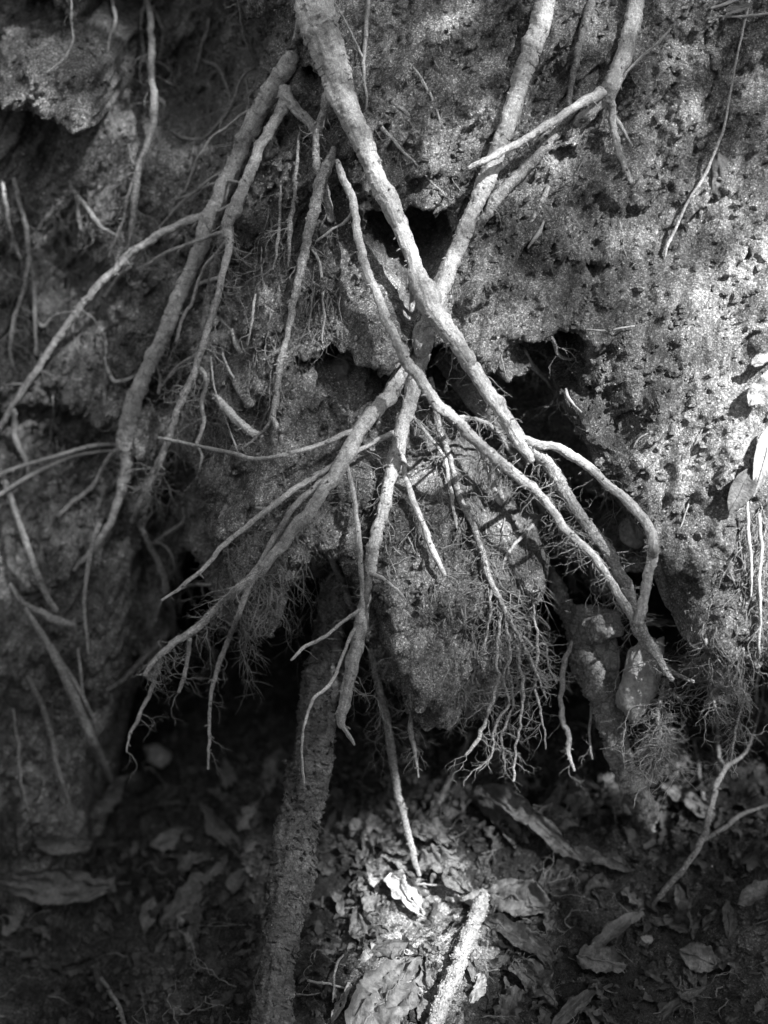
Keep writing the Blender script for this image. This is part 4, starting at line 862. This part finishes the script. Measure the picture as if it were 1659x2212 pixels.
# ------------------------------------------------------------------ stones
def stone(label, px, py, rx, ry, tilt, m, d=None, off=0.0, seed=1, name='stone', rz=None):
    dd = d if d is not None else hit(px, py)[0] - off
    nu, nv = 44, 60; th = np.linspace(0, math.pi, nu); ph = np.linspace(0, 2 * math.pi, nv, endpoint=False)
    T_, P_ = np.meshgrid(th, ph, indexing='ij')
    S = np.stack([np.sin(T_) * np.cos(P_), np.sin(T_) * np.sin(P_), np.cos(T_)], -1)
    rad = 1 + 0.32 * fbm(S, 0.9, 3, 0.5, seed)
    S = S * rad[..., None]
    for k in range(9):                                          # broken flat faces
        g = np.random.default_rng(seed * 31 + k); n = g.normal(size=3); n /= np.linalg.norm(n); c = g.uniform(0.72, 0.92)
        dpt = S @ n; S = S - np.maximum(0, dpt - c)[..., None] * n * 0.9
    S = np.sign(S) * np.abs(S) ** np.array([0.9, 0.9, 0.75])
    S = S + (0.07 * fbm(S, 0.4, 4, 0.6, seed + 1) + 0.05 * billow(S, 0.2, 3, 0.6, seed + 2))[..., None] * S
    s = KPX * dd; a = math.radians(tilt)
    X = S[..., 0] * rx * s; Z = S[..., 2] * ry * s; Y = S[..., 1] * (rz or min(rx, ry)) * s
    Xr = X * math.cos(a) - Z * math.sin(a); Zr = X * math.sin(a) + Z * math.cos(a)
    W = Xr[..., None] * np.array([1, 0, 0]) + Zr[..., None] * UP + Y[..., None] * FW
    c = pt(px, py, dd)
    o = link(name, mesh_from(name, W.reshape(-1, 3), grid_faces(nu, nv, True), m), label=label, category='stone')
    o.location = c
    return o
stone('dark angular stone wedged in the small black hole left of the crossing', 735, 795, 26, 36, -25, M_STONED, off=0.0, seed=3)
stone('small dark pebble beside the stone in the black hole', 746, 822, 10, 13, 10, M_STONED, off=0.0, seed=4)
stone('big dark stone mottled with earth beside the pale elongated one', 1282, 1405, 56, 100, 12, M_CLAY, d=1.79, seed=5, rz=50)
stone('rounded stone lump on top of the big dark stone', 1305, 1348, 40, 34, 20, M_CLAY, d=1.75, seed=6)
stone('elongated pale stone under the tip where the right roots meet', 1382, 1470, 42, 98, -16, M_STONE, d=1.72, seed=7, rz=38)
stone('pale blurred stone in the dark litter at lower left', 342, 1632, 33, 23, -35, M_STONE, off=0.005, seed=8)
stone('pale round pebble on the blurred leaves at lower left', 403, 1985, 21, 17, 0, M_STONE, off=0.008, seed=9)
stone('pale earthy lump at the back edge of the recess on the right', 1372, 1150, 34, 34, 20, M_STONE, off=0.03, seed=10)
stone('tiny white fluff-like pebble in the litter at lower right', 1397, 2030, 13, 11, 0, M_STONE, off=0.004, seed=11)
stone('weathered stub of stone set in the earth at the upper right', 1560, 380, 26, 48, 0, M_STONED, off=-0.004, seed=12)
stone('small flat stone bathed in sun at the left of the bright patch', 850, 2050, 42, 20, 8, M_STONED, off=0.004, seed=13)

# ------------------------------------------------------------------ leaves
def leaf_mesh(L, W, curl, bend, crumple, seed, ragged=0.3, pleat=0.0):
    nu, nv = 34, 15; u = np.linspace(0, 1, nu); v = np.linspace(-1, 1, nv); U, Vv = np.meshgrid(u, v, indexing='ij')
    g = np.random.default_rng(seed)
    pk = g.uniform(0.6, 1.35); prof = np.sin(np.pi * np.clip(u, 0, 1) ** pk) ** g.uniform(0.45, 0.9) * (1 - 0.2 * u) + 0.02
    if g.random() < 0.35 * min(1, ragged * 3): prof = np.where(u > g.uniform(0.7, 0.9), prof * 1.0, prof); prof[-1] = prof[-2] = g.uniform(0.2, 0.5)
    edge = 1 + ragged * 0.8 * fbm(np.stack([u * 5, u * 0 + seed, u * 0], -1), 1, 3, 0.6)
    edge2 = 1 + ragged * 0.8 * fbm(np.stack([u * 5, u * 0 + seed + 50, u * 0], -1), 1, 3, 0.6)
    wv = np.where(Vv > 0, edge[:, None], edge2[:, None])
    y = Vv * prof[:, None] * W * 0.5 * wv
    ang = curl * Vv * prof[:, None]
    yy = np.where(np.abs(ang) > 1e-4, np.sin(ang) / np.where(np.abs(ang) > 1e-4, ang, 1), 1) * y
    zz = np.where(np.abs(ang) > 1e-4, (1 - np.cos(ang)) / np.where(np.abs(ang) > 1e-4, ang, 1), 0) * y
    a = bend * (U - 0.5)
    x = L * (np.sin(a) / (bend if abs(bend) > 1e-3 else 1e-3)) if abs(bend) > 1e-3 else L * (U - 0.5)
    z = zz * (1 if curl >= 0 else 1) - (L * (1 - np.cos(a)) / bend if abs(bend) > 1e-3 else 0)
    veins = np.abs(np.sin(math.pi * 9 * (U + 0.22 * np.abs(Vv)))) ** 2
    z = z + (pleat * 0.035 + 0.006) * W * 1.2 * veins * (1 - np.abs(Vv) ** 3) * np.sin(np.pi * U)
    fr, ph1, ph2 = g.uniform(2, 4), g.uniform(0, 6), g.uniform(0, 6)
    und = np.where(Vv > 0, np.sin(fr * 6.28 * U + ph1), np.sin(fr * 5.1 * U + ph2))
    z = z + crumple * W * 0.22 * und * np.abs(Vv) ** 1.6 * prof[:, None]
    P = np.stack([x, yy, z], -1)
    q = np.stack([U * L, Vv * W, U * 0 + seed * 0.37], -1)
    P[..., 2] += crumple * W * (0.40 * fbm(q, 0.03, 3, 0.6, seed) + 0.22 * billow(q, 0.012, 3, 0.6, seed + 8))
    P[..., 1] += crumple * W * 0.14 * fbm(q, 0.02, 3, 0.6, seed + 5)
    P[..., 0] += crumple * W * 0.2 * fbm(q, 0.03, 2, 0.5, seed + 3)
    mid = P[:, nv // 2].copy()
    uv = np.stack([Vv, U], -1)
    return P.reshape(-1, 3), grid_faces(nu, nv), uv.reshape(-1, 2), mid
def leaf(label, px, py, Lp, Wp, ang, m, curl=1.0, bend=0.6, crumple=0.5, tilt=0.0, off=0.008, seed=1, rib=True, group=None, ragged=0.3, pleat=0.0, holes=False, d=None, roll=0.0):
    dd, n = hit(px, py); dd = (d or dd) - off
    if py < 1350: n = -FW * 0.9 + n * 0.3
    n = n if n @ FW < 0 else -n
    n = n + np.array([0, -0.25, 0.9]) * (1 if py > 1350 else 0) - 0.35 * FW; n = n / np.linalg.norm(n)
    s = KPX * dd; a = math.radians(ang)
    # the leaf's long axis seen in the picture at angle ang (0 = right, 90 = up), laid in the plane of n
    xv = math.cos(a) * np.array([1.0, 0, 0]) + math.sin(a) * UP
    k = -(xv @ n) / (FW @ n); xw = xv + k * FW
    xl = np.linalg.norm(xw); xw /= xl; yw = np.cross(n, xw)
    if tilt: # rotate about long axis
        c, s_ = math.cos(math.radians(tilt)), math.sin(math.radians(tilt)); yw, n = yw * c + n * s_, n * c - yw * s_
    # seen width: correct for the foreshortening of the cross axis
    ysee = np.linalg.norm(yw - (yw @ FW) * FW)
    L = Lp * s * min(xl, 1.8); W = Wp * s / max(ysee, 0.5)
    V, F, UV, mid = leaf_mesh(L, W, curl, bend, crumple, seed, ragged, pleat)
    Rm = np.stack([xw, yw, n], 0)
    c = pt(px, py, dd)
    if holes:
        g = np.random.default_rng(seed); keep = np.ones(len(F), bool); Fc_ = V[F].mean(1)
        for _ in range(3):
            h = Fc_[g.integers(len(Fc_))]; keep &= np.linalg.norm(Fc_ - h, axis=1) > W * g.uniform(0.06, 0.12)
        F = F[keep]
    if rib:
        o = bpy.data.objects.new('dead_leaf', None); COL.objects.link(o); o.location = c; o.empty_display_size = 0.01
        link('leaf_blade', mesh_from('leaf_blade', V @ Rm, F, m, UV), o)
        mid = np.vstack([mid[0] * 1.18 - mid[3] * 0.18, mid]) @ Rm + n * 0.0004
        R = np.linspace(0.0011, 0.0004, len(mid)) * min(1.2, W / 0.04 + 0.3)
        Vt, Q, T_, U = tube(mid, R, 6)
        link('midrib', mesh_from('midrib', Vt, [Q, T_], m, U), o)
    else:
        o = link('dead_leaf', mesh_from('dead_leaf', V @ Rm, F, m, UV)); o.location = c
    o['label'] = label; o['category'] = 'leaf'
    if group: o['group'] = group
    return o
LV = [
 # label, px, py, L, W, ang, mat, curl, bend, crumple, tilt, off, extra
 ('big ribbed dead leaf curled at the lower left edge', 125, 1912, 245, 105, -4, M_LEAF, 1.3, 0.5, 0.35, 25, 0.02, dict(pleat=1.2)),
 ('smaller ribbed leaf above the big ribbed one at lower left', 140, 1822, 115, 60, -5, M_LEAF, 1.3, 0.6, 0.4, 20, 0.015, dict(pleat=1.2)),
 ('curled leaf rising at an angle left of the blurred pale stone', 225, 1725, 130, 60, 40, M_LEAF, 1.5, 0.5, 0.5, 20, 0.02, {}),
 ('flat pale-edged leaf with a straight end in the blurred litter', 370, 1815, 95, 50, 10, M_LEAF, 0.6, 0.3, 0.3, 5, 0.015, {}),
 ('wide arching leaf left of the crusted root', 478, 1795, 170, 55, -40, M_LEAF, 1.2, 0.9, 0.4, 15, 0.02, {}),
 ('long blurred leaf lying diagonal beside the pale round pebble', 430, 1930, 205, 75, 38, M_LEAF, 0.7, 0.3, 0.4, 0, 0.01, {}),
 ('small upright leaf left of the long diagonal leaf', 322, 1975, 66, 45, 80, M_LEAF, 0.6, 0.3, 0.3, 10, 0.015, {}),
 ('pointed leaf standing up in front of the black hollow', 492, 1675, 80, 40, 105, M_LEAF, 0.8, 0.5, 0.3, 20, 0.02, {}),
 ('tall dim leaf behind the crusted root', 590, 1680, 130, 65, 75, M_LEAF, 0.7, 0.4, 0.3, 10, 0.0, {}),
 ('narrow pale leaf sticking out right of the crusted root', 705, 1800, 95, 17, 68, M_LEAF, 0.6, 0.2, 0.2, 0, 0.01, {}),
 ('leaf tip catching light at the left foot of the crusted root', 512, 1900, 50, 40, 60, M_LEAF, 1.0, 0.3, 0.3, 0, 0.02, {}),
 ('big rolled leaf running down from the centre of the litter', 1150, 1775, 260, 80, -33, M_LEAF, 1.9, 0.6, 0.5, 10, 0.03, dict(pleat=0.8)),
 ('dark rolled leaf under the big rolled one', 1075, 1770, 200, 62, -42, M_LEAF, 1.8, 0.9, 0.4, 5, 0.015, {}),
 ('round crumpled leaf with dark holes at the back of the litter', 1235, 1740, 150, 110, 25, M_LEAF, 1.2, 0.9, 0.7, 20, 0.03, dict(holes=True)),
 ('wavy leaf pointing right in the middle of the litter', 1290, 1852, 150, 52, -14, M_LEAF, 1.5, 0.5, 0.6, 10, 0.02, dict(pleat=0.8)),
 ('broad flat leaf right of the sunlit stick', 1125, 1945, 150, 85, -8, M_LEAF, 0.7, 0.4, 0.6, 0, 0.015, {}),
 ('broad flat leaf behind the other broad one', 1230, 1905, 140, 80, 10, M_LEAFD, 0.7, 0.5, 0.6, 0, 0.01, {}),
 ('dark leaf with a torn lower edge beside the sunlit stick', 1130, 2030, 190, 50, -28, M_LEAFD, 0.8, 0.4, 0.5, 0, 0.012, {}),
 ('long curved leaf arching above a folded leaf at lower right', 1330, 2010, 155, 40, 32, M_LEAF, 1.5, 0.8, 0.3, 0, 0.02, {}),
 ('folded leaf with a creased corner at lower right', 1300, 2075, 105, 70, -12, M_LEAF, 1.2, 0.5, 0.4, 0, 0.015, {}),
 ('square-cornered leaf near the lower right edge', 1508, 2068, 80, 68, -20, M_LEAF, 0.5, 0.3, 0.3, 0, 0.015, {}),
 ('oval upright leaf left of the twig foot', 1472, 1945, 62, 30, 100, M_LEAF, 0.8, 0.3, 0.3, 0, 0.012, {}),
 ('pointed leaf standing near the right edge', 1575, 1985, 70, 36, 80, M_LEAFD, 0.7, 0.4, 0.3, 0, 0.015, {}),
 ('pale curled leaf at the far right edge of the litter', 1640, 1925, 110, 45, 28, M_LEAF, 1.4, 0.4, 0.4, 0, 0.02, {}),
 ('jagged leaf right of the bottom centre', 1160, 2125, 115, 60, -42, M_LEAFD, 0.8, 0.4, 0.7, 0, 0.01, {}),
 ('long narrow leaf at the bottom edge', 1240, 2175, 130, 38, 32, M_LEAFD, 1.0, 0.4, 0.4, 0, 0.012, {}),
 ('dim leaf in front of the bottom edge, right of the stick', 1100, 2180, 90, 65, 60, M_LEAFD, 0.8, 0.4, 0.5, 0, 0.01, {}),
 ('blade-like leaf slanting at the bottom right', 1450, 2180, 200, 22, 30, M_LEAFD, 0.8, 0.3, 0.3, 0, 0.01, {}),
 ('sunlit ragged leaf at the heart of the bright patch', 880, 1930, 105, 62, -50, M_LEAFP, 1.1, 0.6, 0.7, 0, 0.02, dict(holes=True)),  # pale leaf colour strengthens the sun pool
 ('sunlit curled leaf behind the heart of the bright patch', 945, 1862, 90, 55, 15, M_LEAF, 1.3, 0.7, 0.7, 0, 0.02, {}),
 ('small sunlit leaf scrap at the left of the bright patch', 805, 1945, 60, 40, 50, M_LEAF, 1.0, 0.6, 0.6, 0, 0.012, {}),
 ('bright leaf scrap beside the upper end of the sunlit stick', 985, 1905, 70, 45, -30, M_LEAF, 1.0, 0.6, 0.6, 0, 0.015, {}),
 ('sandy fan-shaped leaf in front of the bright patch', 840, 2150, 210, 130, 40, M_LEAF, 0.5, 0.4, 0.5, 0, 0.014, dict(pleat=0.5)),
 ('lumpy lit leaf left of the sunlit stick', 795, 2010, 80, 55, 10, M_LEAF, 1.0, 0.6, 0.7, 0, 0.015, {}),
 ('dim crumpled leaf behind the hanging root', 1000, 1720, 110, 70, 40, M_LEAF, 1.2, 0.7, 0.6, 0, 0.01, {}),
 ('dark leaf lying just behind the broken rolled leaves', 930, 1800, 110, 62, -12, M_LEAF, 1.1, 0.6, 0.5, 0, 0.015, {}),
 ('blurred leaf under the rootlet fan', 1080, 1660, 130, 75, 20, M_LEAF, 1.0, 0.8, 0.6, 0, 0.0, {}),
 ('lit leaf beside the foot of the knobbly pale root', 1490, 1730, 130, 55, -32, M_LEAF, 1.2, 0.5, 0.6, 0, 0.02, {}),
 ('leaf behind the matted root bundle', 1470, 1640, 110, 85, 60, M_LEAF, 1.0, 0.5, 0.6, 0, 0.0, {}),
 ('glossy tan leaf hanging on the sunlit earth at the right edge', 1602, 1058, 112, 62, 62, M_LEAF, 0.9, 0.5, 0.15, 0, 0.03, dict(ragged=0.05)),
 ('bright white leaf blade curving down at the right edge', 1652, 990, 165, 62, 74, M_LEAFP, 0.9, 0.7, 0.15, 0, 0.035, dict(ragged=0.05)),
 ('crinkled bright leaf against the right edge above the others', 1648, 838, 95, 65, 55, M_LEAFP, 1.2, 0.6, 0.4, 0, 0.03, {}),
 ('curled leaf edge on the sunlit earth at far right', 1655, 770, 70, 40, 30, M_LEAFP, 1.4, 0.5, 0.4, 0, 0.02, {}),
 ('small pale leaf in the top right corner', 1598, 16, 62, 22, 18, M_LEAF, 0.8, 0.4, 0.2, 0, 0.01, {}),
 ('shrivelled leaf scrap on the earth above the lower left twig', 482, 1110, 48, 20, 70, M_LEAFP, 1.2, 0.4, 0.5, 0, 0.004, {}),
]
for k, (lab, px, py, L, W, ang, m, cu, be, cm, ti, of, ex) in enumerate(LV):
    leaf(lab, px, py, L, W, ang, m, cu, be, cm, ti, of, seed=k + 1, **ex)
zones = [(20, 1680, 560, 1880, 'small dim leaf in the blurred litter at lower left'), (20, 1880, 560, 2200, 'small rotting leaf on the dark soil at bottom left'),
         (730, 1640, 1320, 1860, 'small curled leaf in the litter at the back'), (1060, 1860, 1650, 2205, 'small rotting leaf on the dark soil at bottom right'),
         (700, 1850, 1050, 2200, 'small leaf scrap in or near the bright patch'), (1320, 1640, 1650, 1850, 'small dim leaf in the litter on the right')]
for zi, (x0, y0, x1, y1, lab) in enumerate(zones):
    for k in range(26):
        px, py = rnd.uniform(x0, x1), rnd.uniform(y0, y1)
        L = rnd.uniform(34, 85); m = rnd.choice([M_LEAFD, M_LEAFD, M_LEAF]) if zi != 4 else rnd.choice([M_LEAF, M_LEAFP])  # paler leaf colours in the sun pool zone, painted in to raise its brightness
        leaf(lab, px, py, L, L * rnd.uniform(0.35, 0.7), rnd.uniform(-180, 180), m, rnd.uniform(0.4, 2), rnd.uniform(0.2, 1.3), rnd.uniform(0.4, 1.0), rnd.uniform(-30, 30), rnd.uniform(0.003, 0.012), seed=100 + zi * 40 + k, rib=False, group='small dead leaves scattered through the litter', ragged=0.7)

# ------------------------------------------------------------------ crumbs and grains
link('soil_crumbs', crumbs('soil_crumbs', Vb, Fb, 26000, 0.0007, 0.0050, M_CRUMB), bank, kind='stuff')
link('litter_crumbs', crumbs('litter_crumbs', Vg, Fg, 16000, 0.001, 0.008, M_DCRUMB, seed=5), ground, kind='stuff')

link('quartz_grains', crumbs('quartz_grains', Vb, Fb, 9000, 0.0004, 0.0011, M_GRAIN, seed=8), bank, kind='stuff')
link('litter_grains', crumbs('litter_grains', Vg, Fg, 1200, 0.0004, 0.0012, M_GRAIN, seed=9), ground, kind='stuff')
def fragments(n, seed=21):
    g = np.random.default_rng(seed); Vs = []; Fs = []; U = []; k = 0
    for i in range(n):
        x = g.uniform(-0.52, 0.52); y = g.uniform(0.95, 1.55)
        L = 0.006 * 5.5 ** (g.random() ** 1.3); V_, F_, U_, _m = FRAG[g.integers(len(FRAG))]
        V_ = V_ * L; e = g.normal(size=3) * np.array([0.45, 0.45, 3]); 
        ca, sa = math.cos(e[2]), math.sin(e[2]); cb, sb = math.cos(e[0]), math.sin(e[0]); cc_, sc = math.cos(e[1]), math.sin(e[1])
        M = np.array([[ca, -sa, 0], [sa, ca, 0], [0, 0, 1]]) @ np.array([[1, 0, 0], [0, cb, -sb], [0, sb, cb]]) @ np.array([[cc_, 0, sc], [0, 1, 0], [-sc, 0, cc_]])
        z = float(ground_z(np.array([x]), np.array([y]))[0])
        if ((x - 0.03) / 0.10) ** 2 + ((y - 1.08) / 0.13) ** 2 < 1 and g.random() < 0.85: continue
        Vs.append(V_ @ M.T + np.array([x, y, z + g.uniform(0.001, 0.008)])); Fs.append(F_ + k); U.append(U_); k += len(V_)
    return mesh_from('leaf_fragments', np.vstack(Vs), np.vstack(Fs), M_LEAFD, np.vstack(U))
FRAG = []
for q in range(14):
    V_, F_, U_, m_ = leaf_mesh(1.0, rnd.uniform(0.4, 0.9), rnd.uniform(0.3, 2), rnd.uniform(0.2, 1.5), 0.0, 900 + q, 0.9)
    G = V_.reshape(34, 15, 3)[::4, ::3]; G = G + 0.10 * np.stack([fbm(G, 0.35, 3, 0.6, q), fbm(G, 0.35, 3, 0.6, q + 9), fbm(G, 0.35, 3, 0.6, q + 5)], -1)
    FRAG.append((G.reshape(-1, 3), grid_faces(G.shape[0], G.shape[1]), U_.reshape(34, 15, 2)[::4, ::3].reshape(-1, 2), None))
link('leaf_fragments', fragments(1900), ground, kind='stuff')
# twiglets and fibres among the litter
B = Batch()
for k in range(260):
    x, y = rnd.uniform(-0.5, 0.5), rnd.uniform(0.98, 1.5); z = float(ground_z(np.array([x]), np.array([y]))[0])
    hairs(B, np.array([[x, y, z + 0.006]]), np.array([0.001]), 1, 0.05, 0.0007, sag=0.0, spread=1.5, kids=1)
link('litter_fibres', B.mesh('litter_fibres', M_HAIRD), ground, kind='stuff')

# ------------------------------------------------------------------ unseen slope added behind the camera to block low sky light
xs = np.linspace(-25, 25, 70); ss = np.concatenate([np.linspace(0, 4.5, 30), np.geomspace(5, 20, 8)])
X, S_ = np.meshgrid(xs, ss, indexing='ij')
Y = -0.75 - np.minimum(S_, 4.5) * 0.45 - np.maximum(0, S_ - 4.5); Z = -0.05 + np.minimum(S_, 4.5) * 0.85
P = np.stack([X, Y, Z], -1); Y = Y + 0.25 * fbm(P, 1.2, 4)
link('added_back_slope', mesh_from('added_back_slope', np.stack([X, Y, Z], -1).reshape(-1, 3), grid_faces(70, len(ss)), M_MUD), kind='structure')

# ------------------------------------------------------------------ unseen canopy added overhead, its leaves placed to shape the sun patches
def want(px, py):
    g = lambda cx, cy, sx, sy, a: a * np.exp(-0.5 * ((px - cx) / sx) ** 2 - 0.5 * ((py - cy) / sy) ** 2)
    T_ = (0.09 + 0.07 * smooth(py, 250, 600)) * (1 - smooth(py, 1250, 1500)) * (0.30 + 0.70 * smooth(px, 300, 900)) + 0.012
    T_ = T_ + g(1640, 960, 220, 330, 1.5) + g(1540, 740, 190, 160, 0.24) + g(1510, 1240, 110, 120, 0.45)
    T_ = T_ + g(930, 820, 170, 330, 0.40) + g(1180, 1080, 220, 160, 0.2)
    T_ = T_ + g(910, 1930, 100, 85, 1.6) + g(860, 2150, 100, 100, 1.1) + g(1010, 1990, 40, 70, 0.3)
    T_ = T_ + g(630, 1850, 60, 110, 0.25) + g(1390, 1470, 55, 80, 0.55) + g(1350, 1620, 40, 90, 0.35) + g(1480, 1720, 60, 50, 0.2) + g(1170, 1775, 130, 60, 0.14) + g(700, 1370, 60, 110, 0.10)
    T_ = T_ + g(80, 300, 110, 120, 0.28) + g(80, 40, 110, 60, 0.15) + g(120, 640, 200, 200, 0.06)
    return np.clip(T_, 0.012, 1)
ZC = 2.35; nC = 60000; cen = np.array([0.0, 1.35, 0.45])
cc = cen + TO_SUN * (ZC - cen[2]) / TO_SUN[2]
g = np.random.default_rng(11)
Q = np.column_stack([cc[0] + g.uniform(-0.85, 0.85, nC), cc[1] + g.uniform(-0.95, 0.95, nC), ZC + g.uniform(-0.12, 0.12, nC)])
keep = np.zeros(nC, bool); LA = 0.028
dens = nC * (LA * LA * 0.70) / (1.7 * 1.9)       # expected cover with every candidate kept
for i in range(nC):
    h, n_, k_, t_ = BV.ray_cast(Vector(Q[i]), Vector(-TO_SUN))
    if h is None: T_ = 0.3
    else:
        px, py, dd = to_px(np.array(h)); T_ = float(want(px, py))
    keep[i] = g.random() < -math.log(T_) / dens
Q = Q[keep]; n = len(Q)
a = g.uniform(0, 2 * math.pi, n); s = LA * g.uniform(0.7, 1.3, n)
nr = g.normal(size=(n, 3)) * 0.35 + TO_SUN; nr /= np.linalg.norm(nr, axis=1)[:, None]
ax = np.column_stack([np.cos(a), np.sin(a), 0 * a]); ax -= nr * (ax * nr).sum(1)[:, None]; ax /= np.linalg.norm(ax, axis=1)[:, None]; ay = np.cross(nr, ax)
shape = np.array([(-1, 0), (-.3, .45), (.4, .38), (1, 0), (.4, -.38), (-.3, -.45)]) * 0.72
Vv = Q[:, None] + (shape[None, :, 0:1] * ax[:, None] + shape[None, :, 1:2] * ay[:, None]) * s[:, None, None]
Fq = (np.array([[0, 1, 4, 5], [1, 2, 3, 4]]) [None] + 6 * np.arange(n)[:, None, None]).reshape(-1, 4)
Fq[:, :] = Fq
can = bpy.data.objects.new('added_shade_tree', None); COL.objects.link(can); can.location = (2.6, 1.9, 1.3)
can['label'] = 'unseen tree added above the bank, its leaves placed to shape the sun patches'; can['category'] = 'tree'
off = np.array(can.location)
link('shade_tree_leaves', mesh_from('shade_tree_leaves', Vv.reshape(-1, 3) - off, Fq, M_SHADE_LEAF), can, kind='stuff')
shade_tree_trunk = catmull([(2.6, 1.9, 1.2), (2.62, 1.95, 2.0), (2.5, 1.9, 3.0), (2.4, 1.95, 4.0)], 0.1)
V_, Q_, T_, U_ = tube(shade_tree_trunk - off, np.linspace(0.10, 0.05, len(shade_tree_trunk)), 16, 0.6)
link('shade_tree_trunk', mesh_from('shade_tree_trunk', V_, [Q_, T_], M_ROOTD, U_), can)
for dy, zz in ((-0.5, 2.5), (0.1, 2.45), (0.6, 2.5)):
    bq = catmull([(2.58, 1.93, 2.2), (2.0, 1.7 + dy * .5, 2.5), (1.3, 1.25 + dy, zz + 0.05), (0.6, 1.2 + dy * 1.2, zz)], 0.1)
    V_, Q_, T_, U_ = tube(bq - off, np.linspace(0.03, 0.004, len(bq)), 8, 0.5)
    link('shade_tree_branch', mesh_from('shade_tree_branch', V_, [Q_, T_], M_ROOTD, U_), can)

# ------------------------------------------------------------------ unseen bushes added to block sky light and darken the bank's foot
def bush(label, c, size, n, seed):
    g = np.random.default_rng(seed); o = bpy.data.objects.new('added_shade_bush', None); COL.objects.link(o); o.location = (c[0], c[1], 0)
    o['label'] = label; o['category'] = 'bush'
    P = g.normal(size=(n, 3)); P /= np.linalg.norm(P, axis=1)[:, None]; P *= (g.random((n, 1)) ** 0.45); P = P * np.array(size) + np.array([0, 0, c[2]])
    P = P[P[:, 2] > 0.02]; n = len(P)
    nr = g.normal(size=(n, 3)) + np.array([0, 0, 0.8]); nr /= np.linalg.norm(nr, axis=1)[:, None]
    ax = np.cross(nr, g.normal(size=(n, 3))); ax /= np.linalg.norm(ax, axis=1)[:, None]; ay = np.cross(nr, ax)
    s_ = 0.045 * g.uniform(0.6, 1.3, n)
    V = P[:, None] + (shape[None, :, 0:1] * ax[:, None] + shape[None, :, 1:2] * ay[:, None]) * s_[:, None, None]
    F = (np.array([[0, 1, 4, 5], [1, 2, 3, 4]])[None] + 6 * np.arange(n)[:, None, None]).reshape(-1, 4)
    link('leaves', mesh_from('leaves', V.reshape(-1, 3), F, M_SHADE_LEAF), o, kind='stuff')
    for k in range(7):
        e = P[g.integers(n)]; q = catmull([(0, 0, -0.03), (e[0] * .3, e[1] * .3, e[2] * .5), tuple(e)], 0.03)
        V_, Q_, T_, U_ = tube(q, np.linspace(0.007, 0.002, len(q)), 7, 0.4)
        link('stem', mesh_from('stem', V_, [Q_, T_], M_ROOTD, U_), o)
bush('unseen dark bush added at left to darken the foot of the bank', (-0.98, 1.05, 0.40), (0.32, 0.55, 0.50), 5200, 5)
bush('unseen low bush added before the litter to block sky light', (-0.35, 0.28, 0.12), (0.55, 0.30, 0.22), 3600, 6)
